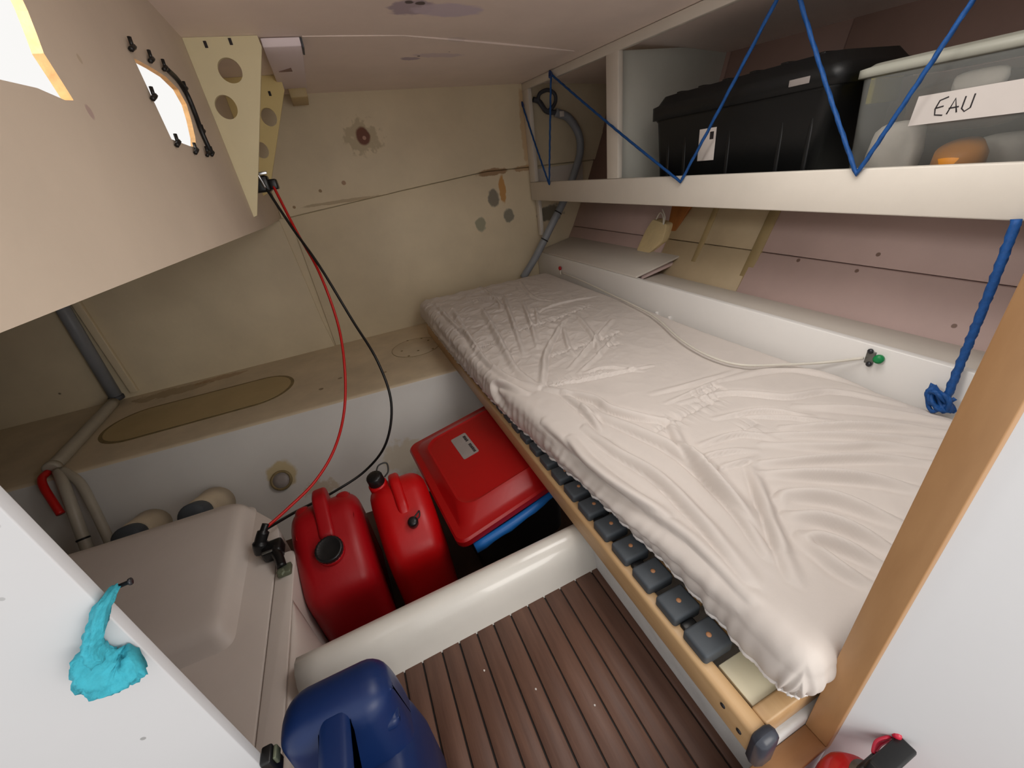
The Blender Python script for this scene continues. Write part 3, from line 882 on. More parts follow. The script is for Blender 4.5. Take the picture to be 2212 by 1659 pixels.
for s in (-1, 1):   # finger grooves either side of the handle
    pg = roundpoly([(0.16, 0.262), (0.285, 0.268), (0.27, 0.296), (0.20, 0.292)], 0.012, 4)
    pillow('shoulder', pg, 0.020, 0.016, (lambda s: (lambda u, v, w: f1(u, v, w+s*0.052)))(s), M['red2'], c1, rings=4)
ax1 = (T1.to_3x3() @ Vector((0, -0.42, 0.9)))
lathe('neck', [(0.034, -0.01), (0.034, 0.006), (0.030, 0.010)], f1(0.108, 0.250, 0.0), ax1, M['red2'], c1)
lathe('cap', [(0.031, 0), (0.0325, 0.004), (0.0325, 0.016), (0.029, 0.020), (0.026, 0.018), (0.010, 0.018)], f1(0.106, 0.256, 0.0), ax1, M['blackp'], c1, n=48, knurl=0.02, kn=1)

T2, f2 = can_frame(-0.040, 0.778, -0.259, math.radians(2))
c2 = empty('fuel_can', (-0.028, 0.91, -0.259), 'red fuel can with two small black caps, next to the red lidded tote', 'fuel can', 'red fuel cans in the trough')
p2 = roundpoly([(0, 0), (0.28, 0), (0.30, 0.19), (0.275, 0.275), (0.205, 0.297), (0.085, 0.240), (0.005, 0.175)], [0.03, 0.03, 0.06, 0.06, 0.06, 0.06, 0.06], 6)
pillow('body', p2, 0.080, 0.046, f2, M['red'], c2, rings=6)
ph = roundpoly([(0.115, 0.245), (0.28, 0.255), (0.265, 0.296), (0.215, 0.309), (0.135, 0.275)], [0.01, 0.01, 0.016, 0.02, 0.02], 5)
pillow('handle', ph, 0.015, 0.010, f2, M['red'], c2, rings=4)
lathe('neck', [(0.026, -0.02), (0.026, 0.006), (0.022, 0.010)], f2(0.245, 0.285, -0.045), T2.to_3x3() @ Vector((-0.1, -0.1, 0.98)), M['red'], c2)
cap = lathe('cap', [(0.021, 0), (0.022, 0.004), (0.022, 0.028), (0.019, 0.032), (0.008, 0.033)], f2(0.245, 0.292, -0.045), T2.to_3x3() @ Vector((-0.1, -0.1, 0.98)), M['blackp'], c2, n=40, knurl=0.03, kn=1)
q0 = f2(0.26, 0.318, -0.040)
tube('cap_strap', [q0, q0+Vector((0.012, 0.012, 0.012)), q0+Vector((0.034, 0.014, 0.010)), q0+Vector((0.032, 0.004, -0.012)), q0+Vector((0.018, -0.006, -0.02))], 0.0022, M['blackp'], cap, n=8, sub=6)
axv = T2.to_3x3() @ Vector((0, -0.45, 0.9))
vc = lathe('vent_cap', [(0.0135, -0.006), (0.0135, 0.012), (0.010, 0.016), (0.004, 0.017)], f2(0.088, 0.247, 0.012), axv, M['blackp'], c2, n=16)
q0 = f2(0.09, 0.262, 0.018)
tube('vent_strap', [q0, q0+Vector((0.010, 0.006, 0.004)), q0+Vector((0.017, 0.012, 0.004)), q0+Vector((0.014, 0.002, -0.004)), q0+Vector((0.006, -0.004, -0.006))], 0.002, M['blackp'], vc, n=8, sub=6)

# ---- black tote with a red lid, half under the berth
TT = about((0.056, 0.715, 0.052), math.radians(4.5), math.radians(0.0), math.radians(-6.0)) @ Matrix(((1, 0, 0, 0), (0.075, 1, 0, 0), (0, 0, 1, 0), (0, 0, 0, 1)))
tt = empty('storage_tote', (0.22, 0.92, -0.255), 'black storage tote with a big red lid, half under the berth', 'tote')
LW, LL = 0.375, 0.490
def trect(name, secs, m, parent, **k):
    V = []; F = []; c = None
    for cx, cy, z, hx_, hy, r in secs:
        L = rrect(hx_, hy, r, 6); c = len(L); V += [TT @ Vector((cx+x, cy+y, z)) for x, y in L]
    for j in range(len(secs)-1):
        for i in range(c):
            l = (i+1) % c; F.append((j*c+i, j*c+l, (j+1)*c+l, (j+1)*c+i))
    F.append(tuple(range(c))[::-1]); F.append(tuple((len(secs)-1)*c+i for i in range(c)))
    return mk(name, V, F, m, parent, smooth=True, **k)
A = (LW/2, LL/2)
ld = trect('lid', [(*A, -0.040, LW/2, LL/2, 0.03), (*A, -0.022, LW/2+0.001, LL/2+0.001, 0.03), (*A, -0.016, LW/2-0.004, LL/2-0.004, 0.028), (*A, -0.014, LW/2-0.022, LL/2-0.022, 0.03),
      (*A, -0.010, LW/2-0.028, LL/2-0.030, 0.034), (*A, 0.006, LW/2-0.040, LL/2-0.058, 0.05), (*A, 0.011, LW/2-0.050, LL/2-0.070, 0.05), (*A, 0.008, LW/2-0.056, LL/2-0.076, 0.05), (*A, 0.008, LW/2-0.062, LL/2-0.082, 0.046)], M['redlid'], tt)
try: ld.data.set_sharp_from_angle(angle=math.radians(22))
except Exception: pass
trect('tub', [(*A, -0.280, LW/2-0.055, LL/2-0.06, 0.03), (*A, -0.270, LW/2-0.045, LL/2-0.05, 0.035), (*A, -0.06, LW/2-0.028, LL/2-0.028, 0.04), (*A, -0.0405, LW/2-0.012, LL/2-0.012, 0.03)], M['tub'], tt)
# label on the lid
def onlid(a, b, h): return TT @ Vector((a, b, h))
lb = prism('lid_label', roundpoly([(0.128, 0.245), (0.182, 0.245), (0.182, 0.365), (0.128, 0.365)], 0.006, 3), lambda u, v, w: onlid(u, v, w), 0.0075, 0.0092, M['label'], ld, label='grey sticker with faded lettering')
random.seed(4)
for (b0, b1) in ((0.350, 0.318), (0.300, 0.255)):
    b = b0
    while b > b1:
        wd = random.uniform(0.005, 0.009)
        prism('lettering', [(0.166, b), (0.176-random.uniform(0, .003), b), (0.176, b-wd*0.75), (0.167, b-wd*0.75)], lambda u, v, w: onlid(u, v, w), 0.0091, 0.0096, M['ink'], lb)
        b -= wd
# blue strip squeezed out below the near edge of the lid
V = []; F = []
for i in range(13):
    t = i/12; a = 0.035+t*0.31
    hgt = 0.030*(1-0.55*t)+0.004*math.sin(i*1.9); yo = -0.010-0.010*math.sin(t*math.pi)+0.010*t
    for du, dv in ((0.012, 0.0), (0.0, -0.002), (-0.004, -hgt*0.6), (0.004, -hgt), (0.022, -hgt*0.9), (0.024, -0.004)):
        V.append(TT @ Vector((a, yo+du, -0.0445+dv)))
for i in range(12):
    for k in range(6):
        l = (k+1) % 6; F.append((i*6+k, i*6+l, i*6+6+l, i*6+6+k))
F += [tuple(range(6)), tuple(72+k for k in range(6))[::-1]]
mk('blue_edge_strip', V, F, M['bluetrim'], tt, smooth=True, label='bright blue plastic strip below the lid')

# ---- blue jug on the sole
jg = empty('water_jug', (-0.155, 0.24, 0), 'dark blue plastic jug standing on the teak sole', 'jug')
fj = lambda u, v, w: Vector((-0.152+w, u, v))
loft('body', [(-0.150, 0.25, 0.0, 0.055, 0.10, 0.03), (-0.150, 0.25, 0.004, 0.063, 0.111, 0.03), (-0.150, 0.25, 0.014, 0.068, 0.116, 0.03), (-0.150, 0.25, 0.14, 0.068, 0.118, 0.035), (-0.151, 0.25, 0.19, 0.064, 0.117, 0.035),
      (-0.152, 0.25, 0.222, 0.060, 0.115, 0.035), (-0.152, 0.25, 0.240, 0.052, 0.108, 0.035), (-0.152, 0.25, 0.247, 0.040, 0.095, 0.03), (-0.152, 0.25, 0.249, 0.02, 0.07, 0.018)], M['navy'], jg, n=6)
pj = roundpoly([(0.262, 0.12), (0.366, 0.12), (0.368, 0.26), (0.345, 0.346), (0.280, 0.350)], [0.04, 0.04, 0.07, 0.046, 0.04], 7)
pillow('shoulder', pj, 0.0605, 0.030, fj, M['navy'], jg, rings=7)
ph = roundpoly([(0.135, 0.225), (0.165, 0.225), (0.185, 0.322), (0.29, 0.318), (0.30, 0.345), (0.178, 0.350), (0.15, 0.325)], [0.008, 0.008, 0.012, 0.01, 0.01, 0.02, 0.02], 5)
pillow('handle', ph, 0.0165, 0.010, fj, M['navy'], jg, rings=5)
pillow('shoulder_rib', roundpoly([(0.300, 0.290), (0.330, 0.290), (0.328, 0.305), (0.302, 0.305)], 0.006, 4), 0.024, 0.008, lambda u, v, w: Vector((-0.117+w, u-0.022, v-0.0035)), M['navy'], jg, rings=4)

# ---- overhead shelf unit on the hull side
su = empty('shelf_unit', (1.25, 1.15, 0.65), 'white painted shelf with two open bays above the berth', 'shelf unit')
box('fiddle', (1.068, 0.12, 0.650), (1.090, 2.240, 0.740), M['shelf'], su, bevel=0.003)
def trz(y): return cz(1.08, y)-0.0005
V = []; F = []
ysr = [0.12+i*0.2117 for i in range(11)]
for y in ysr:
    lowz = trz(y)-0.030
    V += [(1.068, y, lowz), (1.090, y, lowz), (1.090, y, cz(1.09, y)-0.0005), (1.068, y, trz(y)-0.0001)]
for i in range(10):
    for k in range(4):
        l = (k+1) % 4; F.append((i*4+k, i*4+l, i*4+4+l, i*4+4+k))
F += [(0, 1, 2, 3), (43, 42, 41, 40)]
mk('top_rail', V, F, M['shelf'], su, bevel=0.002)
box('stile', (1.0685, 2.172, 0.741), (1.0895, 2.239, 1.153), M['shelf'], su, bevel=0.002)
box('stile', (1.0685, 1.450, 0.741), (1.0895, 1.522, 1.138), M['shelf'], su, bevel=0.002)
box('shelf_board', (1.0905, 0.12, 0.674), (1.425, 2.095, 0.690), M['shelf_in'], su, bevel=0.001)
prism('divider', [(1.0905, 0.691), (1.446, 0.691), (1.545, 0.93), (1.605, 1.14), (1.0905, 1.14)], fxz, 1.478, 1.492, M['shelf_in'], su, bevel=0.001)
box('stile_post', (1.092, 2.205, 0.46), (1.112, 2.238, 0.648), M['shelf'], su, bevel=0.002)

# ---- black tote on the shelf
bt = empty('black_tote', (1.29, 1.015, 0.691), 'black lidded storage tote on the overhead shelf', 'tote')
tb = loft('tub', [(1.243, 1.020, 0.692, 0.117, 0.275, 0.03), (1.247, 1.020, 0.90, 0.127, 0.295, 0.03), (1.247, 1.020, 0.912, 0.133, 0.305, 0.03)], M['tub'], bt)
for y in (0.765, 0.84, 1.0, 1.17, 1.245):
    box('rib', (1.1215, y-0.006, 0.70), (1.132, y+0.006, 0.90), M['tub'], tb, bevel=0.003)
ld = loft('lid', [(1.250, 1.020, 0.908, 0.139, 0.312, 0.03), (1.250, 1.020, 0.945, 0.139, 0.312, 0.03), (1.250, 1.020, 0.950, 0.128, 0.298, 0.03), (1.250, 1.020, 0.972, 0.118, 0.28, 0.03), (1.250, 1.020, 0.975, 0.10, 0.26, 0.03)], M['tub'], bt)
for i in range(6):
    box('lid_rib', (1.16, 0.79+i*0.09, 0.973), (1.34, 0.81+i*0.09, 0.980), M['tub'], ld, bevel=0.002)
box('side_grip', (1.20, 1.325, 0.905), (1.32, 1.346, 0.935), M['tub'], ld, bevel=0.006)
lbl = box('price_label', (1.1195, 1.045, 0.776), (1.1215, 1.108, 0.862), M['paper'], bt, bevel=0.0006)
box('label_print', (1.1190, 1.052, 0.832), (1.1197, 1.066, 0.852), M['ink'], lbl, bevel=0)
box('maker_mark', (1.1085, 0.78, 0.920), (1.1108, 0.83, 0.934), M['label'], ld, bevel=0.001)

# ---- clear tote with a handwritten label
cm = bpy.data.materials.new('clear_plastic_sheet'); cm.use_nodes = True
nt = cm.node_tree; pb = nt.nodes['Principled BSDF']
pb.inputs['Base Color'].default_value = (*lin((150, 152, 148)), 1); pb.inputs['Roughness'].default_value = 0.25
tr = nt.nodes.new('ShaderNodeBsdfTransparent'); mxs = nt.nodes.new('ShaderNodeMixShader'); mxs.inputs[0].default_value = 0.42
nt.links.new(tr.outputs[0], mxs.inputs[1]); nt.links.new(pb.outputs[0], mxs.inputs[2])
nt.links.new(mxs.outputs[0], nt.nodes['Material Output'].inputs['Surface'])
ct = empty('clear_tote', (1.285, 0.435, 0.691), 'clear plastic tote with white lid and handwritten EAU label', 'tote')
loft('tub', [(1.27, 0.435, 0.692, 0.140, 0.235, 0.03), (1.275, 0.435, 0.905, 0.152, 0.247, 0.03)], cm, ct, capt=False)
ld = loft('lid', [(1.278, 0.435, 0.908, 0.160, 0.257, 0.03), (1.278, 0.435, 0.923, 0.160, 0.257, 0.03), (1.278, 0.435, 0.926, 0.148, 0.245, 0.03), (1.278, 0.435, 0.930, 0.142, 0.24, 0.03)], M['lidw'], ct)
box('clip', (1.20, 0.690, 0.86), (1.30, 0.702, 0.925), M['yellow'], ct, bevel=0.003)
pl = prism('paper_label', [(0.30, 0.812), (0.565, 0.809), (0.560, 0.858), (0.30, 0.862)], lambda u, v, w: (1.127+w-(v-0.8)*0.055, u, v), -0.0035, -0.002, M['paper'], ct)
def stroke(pts):
    P = [Vector((1.127-0.0036-(0.8+t-0.8)*0.055+0.0, 0.528-s, 0.8+t)) for s, t in pts]
    Vs, Fs = tubevf(P, 0.0012, 6)
    return mk('handwriting', Vs, Fs, M['ink'], pl, smooth=True)
stroke([(0.016, 0.050), (0.004, 0.046), (0.0, 0.033), (0.002, 0.023), (0.014, 0.021)])
stroke([(0.001, 0.034), (0.012, 0.036)])
stroke([(0.020, 0.022), (0.027, 0.046), (0.034, 0.023)])
stroke([(0.021, 0.031), (0.035, 0.032)])
stroke([(0.041, 0.047), (0.040, 0.028), (0.045, 0.023), (0.052, 0.028), (0.053, 0.049)])
# things inside the clear tote
def blob(name, c, s, m, label, cat, seed):
    r = random.Random(seed); V = []; F = []; nu_, nv_ = 16, 10
    for j in range(nv_+1):
        ph = math.pi*j/nv_
        for i in range(nu_):
            a = 2*math.pi*i/nu_
            k = 1+0.10*math.sin(3*a+seed)*math.sin(ph)+0.07*r.uniform(-1, 1)*math.sin(ph)
            sg = lambda v: math.copysign(abs(v)**0.6, v)
            V.append((c[0]+s[0]*sg(math.cos(a))*math.sin(ph)**0.6*k, c[1]+s[1]*sg(math.sin(a))*math.sin(ph)**0.6*k, c[2]+s[2]*sg(math.cos(ph))))
    for j in range(nv_):
        for i in range(nu_):
            l = (i+1) % nu_; F.append((j*nu_+i, j*nu_+l, (j+1)*nu_+l, (j+1)*nu_+i))
    return mk(name, V, F, m, None, smooth=True, label=label, cat=cat)
blob('wrapped_packet', (1.185, 0.605, 0.757), (0.032, 0.045, 0.062), M['whitec'], 'crumpled white packet at the left inside the clear tote', 'packet', 1)
blob('paper_bag', (1.29, 0.46, 0.735), (0.045, 0.06, 0.04), M['whitec'], 'pale bag at the bottom inside the clear tote', 'bag', 5)
lathe('orange_jar', [(0.0, 0), (0.036, 0.002), (0.040, 0.03), (0.034, 0.052), (0.012, 0.058)], (1.180, 0.485, 0.716), (-0.5, 0, 0.86), M['orange'], None, label='orange jar lying at the bottom of the clear tote', cat='jar')
blob('brown_packet', (1.31, 0.56, 0.835), (0.06, 0.10, 0.05), M['brownc'], 'brown packet at the back inside the clear tote', 'packet', 3)
blob('grey_cloth', (1.27, 0.30, 0.762), (0.08, 0.085, 0.065), M['darkc'], 'dark grey bundle right inside the clear tote', 'cloth', 8)
blob('white_pouch', (1.175, 0.495, 0.870), (0.018, 0.038, 0.018), M['whitec'], 'small white pouch near the lid inside the clear tote', 'pouch', 2)
blob('blue_cloth', (1.19, 0.37, 0.870), (0.030, 0.075, 0.022), M['bluec'], 'pale blue cloth near the lid inside the clear tote', 'cloth', 6)

# ---- blue lashing zig-zagging across the shelf bays
zig = [(1.062, 2.225, 1.080), (1.061, 2.003, 0.728), (1.061, 1.916, 1.160), (1.061, 1.111, 0.724), (1.061, 0.832, 1.128), (1.061, 0.602, 0.730), (1.061, 0.44, 1.115), (1.061, 0.24, 0.735)]
pts = []
for a, b in zip(zig[:-1], zig[1:]):
    for i in range(40): pts.append(Vector(a).lerp(Vector(b), i/40)+Vector((-0.001*math.sin(i/40*math.pi), 0, -0.004*math.sin(i/40*math.pi))))
pts.append(Vector(zig[-1]))
lc = empty('lashing_cord', (1.06, 1.25, 0.72), 'blue cord zig-zagging across the open shelf bays', 'cord')
tube('cord', pts, 0.0042, M['rope'], lc, n=9, spline=False, lobes=3, twist=420)
for x, y, z in ((1.061, 1.914, 1.160),):
    tube('knot', [(x-0.004, y+0.010, z-0.006), (x-0.006, y, z+0.010), (x-0.004, y-0.012, z-0.004), (x-0.007, y, z-0.010)], 0.0045, M['rope2'], lc, n=8, closed=True)
tube('eye_loop', [(1.062, 2.225, 1.082), (1.060, 2.222, 1.098), (1.060, 2.232, 1.108), (1.062, 2.237, 1.094)], 0.003, M['rope2'], lc, n=8, closed=True)

# ---- blue cord hanging down with a bundled knot
hc = empty('hanging_cord', (1.05, 0.32, 0.28), 'blue cord hanging in front of the leeboard with a bundled knot', 'cord')
tube('cord', [(1.058, 0.335, 0.655), (1.052, 0.329, 0.58), (1.056, 0.327, 0.50), (1.060, 0.326, 0.43), (1.058, 0.324, 0.378), (1.050, 0.320, 0.335), (1.046, 0.318, 0.315)], 0.0068, M['rope'], hc, n=9, lobes=3, twist=260)
rk = random.Random(5); kp = []
for i in range(26):
    a = i*1.9; q = 0.5+0.5*math.sin(i*0.9)
    kp.append((1.042+0.014*math.cos(a*1.3), 0.326+0.027*math.cos(a)*(0.7+0.3*q), 0.306+0.022*math.sin(a*1.07)))
tube('knot', kp, 0.0040, M['rope'], hc, n=8, sub=7, lobes=3, twist=400)

# ---- corrugated hose at the back of the left bay, running down behind the mattress
gh = empty('grey_hose', (0.95, 2.17, 0.25), 'grey hose with dark coil in the left shelf bay, running down to the mattress', 'hose')
tube('dark_hose', [(1.108, 2.2, 1.11), (1.142, 2.2, 1.098), (1.178, 2.2, 1.056), (1.231, 2.2, 1.046)], 0.012, M['greyd'], gh, n=10)
tube('hose', [(1.231, 2.2, 1.046), (1.301, 2.19, 1.015), (1.353, 2.18, 0.936), (1.351, 2.17, 0.849), (1.296, 2.15, 0.753), (1.240, 2.13, 0.675), (1.196, 2.12, 0.616), (1.114, 2.12, 0.509), (1.023, 2.14, 0.372), (0.935, 2.17, 0.252)], 0.020, M['grey'], gh, n=12)
tube('coil', [(1.178, 2.195, 1.056), (1.137, 2.195, 1.098), (1.145, 2.195, 1.131), (1.194, 2.195, 1.143), (1.232, 2.195, 1.121), (1.226, 2.195, 1.082)], 0.009, M['greyd'], gh, n=8, closed=True)
for a in ((1.165, 2.12, 0.576, 0.02), (1.072, 2.128, 0.446, -0.01)):
    lathe('cable_tie', [(0.0225, -0.003), (0.0225, 0.003)], a[:3], (0.55, -0.08, 0.80), M['blackp'], gh, n=20)
box('tag', (1.238, 2.165, 1.022), (1.262, 2.172, 1.046), M['paper'], gh, bevel=0.001)
# shelf riser board seen low at the back of the left bay
box('backing_board', (1.10, 2.225, 0.692), (1.40, 2.236, 0.80), M['board'], None, bevel=0.001, label='low white board at the back of the left shelf bay', cat='board')

# ---- loose boards, foam and wooden bracket on the side shelf
def slab(name, x0, x1, y0, y1, za, zb, th, m, **k):
    P = [(x0, za), (x1, zb), (x1, zb+th), (x0, za+th)]
    return prism(name, P, fxz, y0, y1, m, None, **k)
slab('loose_board', 1.083, 1.335, 1.345, 2.225, 0.3665, 0.412, 0.008, M['board'], bevel=0.001, label='grey-white loose board lying on the leeboard at the far end', cat='board')
slab('pink_board', 1.128, 1.325, 1.362, 2.15, 0.347, 0.378, 0.018, M['pinkb'], bevel=0.006, label='pale pink board tucked under the loose white board', cat='board')
prism('foam_block', roundpoly([(1.60, 0.41), (1.51, 0.408), (1.45, 0.46), (1.452, 0.53), (1.55, 0.545), (1.575, 0.50)], 0.012, 3), lambda u, v, w: (w+(v-0.41)*0.35, u, v), 1.285, 1.335, M['foam'], None, bevel=0.006, label='cream foam block standing on the loose board', cat='foam')
prism('wooden_bracket', [(1.505, 0.672), (1.355, 0.672), (1.425, 0.500), (1.478, 0.496)], lambda u, v, w: (w+(v-0.5)*0.35, u, v), 1.352, 1.374, M['wood'], None, bevel=0.003, label='brown wooden bracket under the overhead shelf', cat='bracket')
tube('foam_wire', [(1.335, 1.53, 0.545), (1.33, 1.50, 0.575), (1.325, 1.475, 0.560), (1.322, 1.468, 0.53), (1.33, 1.47, 0.56), (1.332, 1.49, 0.59)], 0.003, M['wireW'], None, n=6, label='short white wire hanging above the foam block', cat='wire')

# ---- white cable along the leeboard with bracket and green plug
wc = empty('white_cable', (1.0, 1.0, 0.28), 'thin white cable draped over the mattress by the leeboard', 'cable')
tube('cable', [(1.070, 1.949, 0.292), (1.055, 1.70, 0.291), (1.03, 1.462, 0.290), (1.0, 1.205, 0.290), (0.972, 1.081, 0.290), (0.909, 0.904, 0.288), (0.885, 0.771, 0.288), (0.906, 0.68, 0.288), (0.985, 0.611, 0.292), (1.045, 0.553, 0.303), (1.070, 0.489, 0.332)], 0.0035, M['wireW'], wc, n=8)
for y in (1.20, 1.13):
    box('cable_clip', (1.066, y-0.006, 0.232), (1.0775, y+0.006, 0.262), M['white'], wc, bevel=0.002)
lg = empty('cable_bracket', (1.07, 0.48, 0.32), 'small steel bracket with green plug screwed to the leeboard', 'bracket')
box('bracket_plate', (1.0735, 0.470, 0.320), (1.0775, 0.488, 0.352), M['steel'], lg, bevel=0.001)
lathe('screw', [(0.006, 0), (0.006, 0.003), (0.003, 0.005)], (1.074, 0.481, 0.352), (-1, 0, 0.2), M['bolt'], lg, n=12)
lathe('screw', [(0.006, 0), (0.006, 0.003), (0.003, 0.005)], (1.074, 0.476, 0.320), (-1, 0, 0.2), M['bolt'], lg, n=12)
lathe('green_plug', [(0.007, 0), (0.010, 0.003), (0.010, 0.012), (0.004, 0.014)], (1.077, 0.461, 0.340), (-0.9, -0.2, 0.1), M['green'], lg, n=16)
pn = empty('red_pin', (1.07, 1.97, 0.30), 'red headed pin in the far end of the leeboard', 'pin')
lathe('pin_head', [(0.004, 0), (0.011, 0.004), (0.011, 0.010), (0.005, 0.014)], (1.077, 1.965, 0.312), (-1, 0, 0), M['pinr'], pn, n=14)
tube('pin_cord', [(1.072, 1.962, 0.306), (1.068, 1.958, 0.292), (1.066, 1.95, 0.280)], 0.003, M['wireW'], pn, n=6)

# ---- triangular knees in the corner of cockpit well and deckhead
def circ(cx, cy, rx, ry, n=28): return [(cx+rx*math.cos(2*math.pi*i/n), cy+ry*math.sin(2*math.pi*i/n)) for i in range(n)]
kg = empty('knee_bracket', (-0.12, 1.475, 0.8), 'pale triangular knee with two round holes, nearer of the pair', 'bracket', 'knee brackets under the deckhead')
holed('plate', [(-0.1995, 1.2075), (-0.032, 1.2075), (-0.030, 1.185), (-0.190, 0.800), (-0.1995, 0.797)], [circ(-0.122, 1.139, 0.027, 0.027), circ(-0.162, 1.063, 0.025, 0.027)], fxz, 1.468, 1.480, M['brace'], kg)
for x, z in ((-0.155, 1.196), (-0.098, 1.200)):
    box('fastener_slot', (x-0.003, 1.4665, z-0.010), (x+0.004, 1.4685, z+0.004), M['ink'], kg, bevel=0.0008)
kg = empty('knee_bracket', (-0.12, 1.90, 0.85), 'yellow triangular knee half hidden behind the nearer one', 'bracket', 'knee brackets under the deckhead')
holed('plate', [(-0.1995, 1.2075), (-0.012, 1.2075), (-0.012, 1.165), (-0.175, 0.86), (-0.1995, 0.85)], [circ(-0.090, 1.090, 0.025, 0.028), circ(-0.150, 0.994, 0.022, 0.026)], fxz, 1.895, 1.907, M['brace2'], kg)
box('fastener_slot', (-0.066, 1.8935, 1.150), (-0.058, 1.8955, 1.164), M['ink'], kg, bevel=0.0008)
# ceiling cover plate beside the knees
cv = empty('cover_plate', (0.02, 1.75, 1.18), 'small lilac-white cover plate on the deckhead by the knees', 'plate')
prism('plate', [(1.484, 1.206), (1.490, 1.188), (1.53, 1.184), (2.02, 1.188), (2.02, 1.2065)], fyz, -0.028, 0.068, M['coverp'], cv, bevel=0.002)
box('plate_edge', (0.0685, 1.486, 1.184), (0.0735, 1.56, 1.206), M['greyd'], cv, bevel=0.001)
prism('paint_flake', [(-0.01, 1.74), (0.028, 1.70), (0.030, 1.74)], lambda u, v, w: (u, v, 1.1855+w), -0.002, 0.0005, M['hullup'], cv)
box('end_block', (0.0, 2.02, 1.16), (0.062, 2.2, 1.2065), M['tan'], None, bevel=0.003, label='mossy block under the deckhead behind the yellow knee', cat='block')

# ---- push-pull actuator and the two control cables
ac = empty('cable_actuator', (-0.15, 1.62, 0.86), 'black and chrome cable end fitting below the knees', 'cable fitting')
box('housing', (-0.195, 1.60, 0.858), (-0.140, 1.66, 0.905), M['blackp'], ac, bevel=0.006)
box('end_block', (-0.142, 1.605, 0.862), (-0.118, 1.655, 0.892), M['blackp'], ac, bevel=0.004)
tube('chrome_lever', [(-0.19, 1.597, 0.905), (-0.165, 1.594, 0.910), (-0.158, 1.595, 0.895), (-0.154, 1.60, 0.870)], 0.005, M['chrome'], ac, n=8)
box('chrome_bar', (-0.185, 1.592, 0.906), (-0.135, 1.600, 0.914), M['chrome'], ac, bevel=0.001)
tube('red_control_cable', [(-0.133, 1.612, 0.880), (-0.109, 1.56, 0.735), (-0.08, 1.48, 0.607), (-0.074, 1.4, 0.451), (-0.095, 1.3, 0.328), (-0.133, 1.22, 0.226), (-0.184, 1.12, 0.167), (-0.249, 1.04, 0.134), (-0.323, 0.98, 0.12), (-0.372, 0.935, 0.119)], 0.0042, M['wireR'], None, n=8, label='red control cable hanging in a loop from the knees', cat='cable')
tube('black_control_cable', [(-0.154, 1.605, 0.871), (-0.118, 1.56, 0.75), (-0.073, 1.48, 0.628), (-0.028, 1.4, 0.456), (0.009, 1.3, 0.33), (0.011, 1.24, 0.198), (-0.044, 1.21, 0.073), (-0.135, 1.21, -0.006), (-0.243, 1.16, -0.01), (-0.328, 1.05, 0.05), (-0.377, 0.95, 0.105)], 0.0042, M['wireB'], None, n=8, label='black control cable hanging in a wider loop beside the red one', cat='cable')

# ---- steering end fitting on the casing
sv = empty('cable_clamp', (-0.37, 0.9, 0.05), 'black cable clamp with bronze bolt at the casing corner', 'clamp')
tube('boot', [(-0.368, 0.945, 0.125), (-0.378, 0.935, 0.112), (-0.392, 0.925, 0.090), (-0.395, 0.918, 0.066)], [0.009]*8+[0.014]*8+[0.018]*9, M['blackp'], sv, n=12, sub=8)
box('clamp_block', (-0.392, 0.885, 0.051), (-0.345, 0.930, 0.086), M['blackp'], sv, bevel=0.008)
tube('clamp_arm', [(-0.365, 0.900, 0.078), (-0.352, 0.870, 0.072), (-0.345, 0.842, 0.066)], 0.011, M['blackp'], sv, n=10)
box('clamp_foot', (-0.356, 0.822, 0.0505), (-0.326, 0.852, 0.064), M['bronze'], sv, bevel=0.003)
lathe('bolt_head', [(0.010, 0), (0.010, 0.006), (0.006, 0.009)], (-0.346, 0.828, 0.062), (0, -0.5, 0.85), M['bronze'], sv, n=6, smooth=False)
box('clip_bar', (-0.385, 0.882, 0.086), (-0.362, 0.888, 0.090), M['steel'], sv, bevel=0.001)

# ---- pipes and hoses at the far left
cg = empty('left_conduit', (-1.11, 2.1, 0.13), 'grey conduit coming down the rear bulkhead at the far left', 'conduit')
tube('conduit', [(-1.088, 2.212, 0.76), (-1.122, 2.212, 0.14)], 0.0245, M['grey'], cg, n=14, spline=False)
lathe('collar', [(0.027, 0), (0.029, 0.005), (0.029, 0.016), (0.026, 0.02)], (-1.122, 2.210, 0.122), (0.03, 0, 1), M['greyd'], cg)
box('side_strip', (-1.075, 2.225, 0.13), (-1.045, 2.246, 0.75), M['cream'], cg, bevel=0.003)
lp = empty('ledge_pipe', (-1.11, 1.9, 0.107), 'pale pipe lying across the beige ledge and bending down', 'pipe')
tube('pipe', [(-1.118, 2.165, 0.128), (-1.113, 1.9, 0.128), (-1.108, 1.645, 0.128)], 0.021, M['pvc'], lp, n=14)
tube('white_hose', [(-1.085, 1.62, 0.12), (-1.055, 1.555, 0.095), (-1.04, 1.50, 0.04), (-1.03, 1.44, -0.04), (-1.01, 1.36, -0.13)], 0.016, M['pvc'], lp, n=12)
tube('second_hose', [(-1.075, 1.62, 0.12), (-1.02, 1.56, 0.085), (-0.995, 1.50, 0.02), (-0.975, 1.44, -0.05), (-0.96, 1.39, -0.11)], 0.014, M['pvc'], lp, n=12)
tube('red_hose', [(-1.118, 1.630, 0.122), (-1.117, 1.595, 0.122), (-1.105, 1.56, 0.105), (-1.085, 1.52, 0.065), (-1.070, 1.49, 0.030)], 0.011, M['wireR'], lp, n=12)
lathe('cable_tie', [(0.018, -0.003), (0.018, 0.003)], (-1.028, 1.43, -0.05), (0.1, -0.5, -0.8), M['blackp'], lp, n=16)
lathe('pipe_end', [(0.024, 0), (0.024, 0.02), (0.018, 0.022)], (-1.108, 1.655, 0.128), (0, -1, 0), M['pvc'], lp)
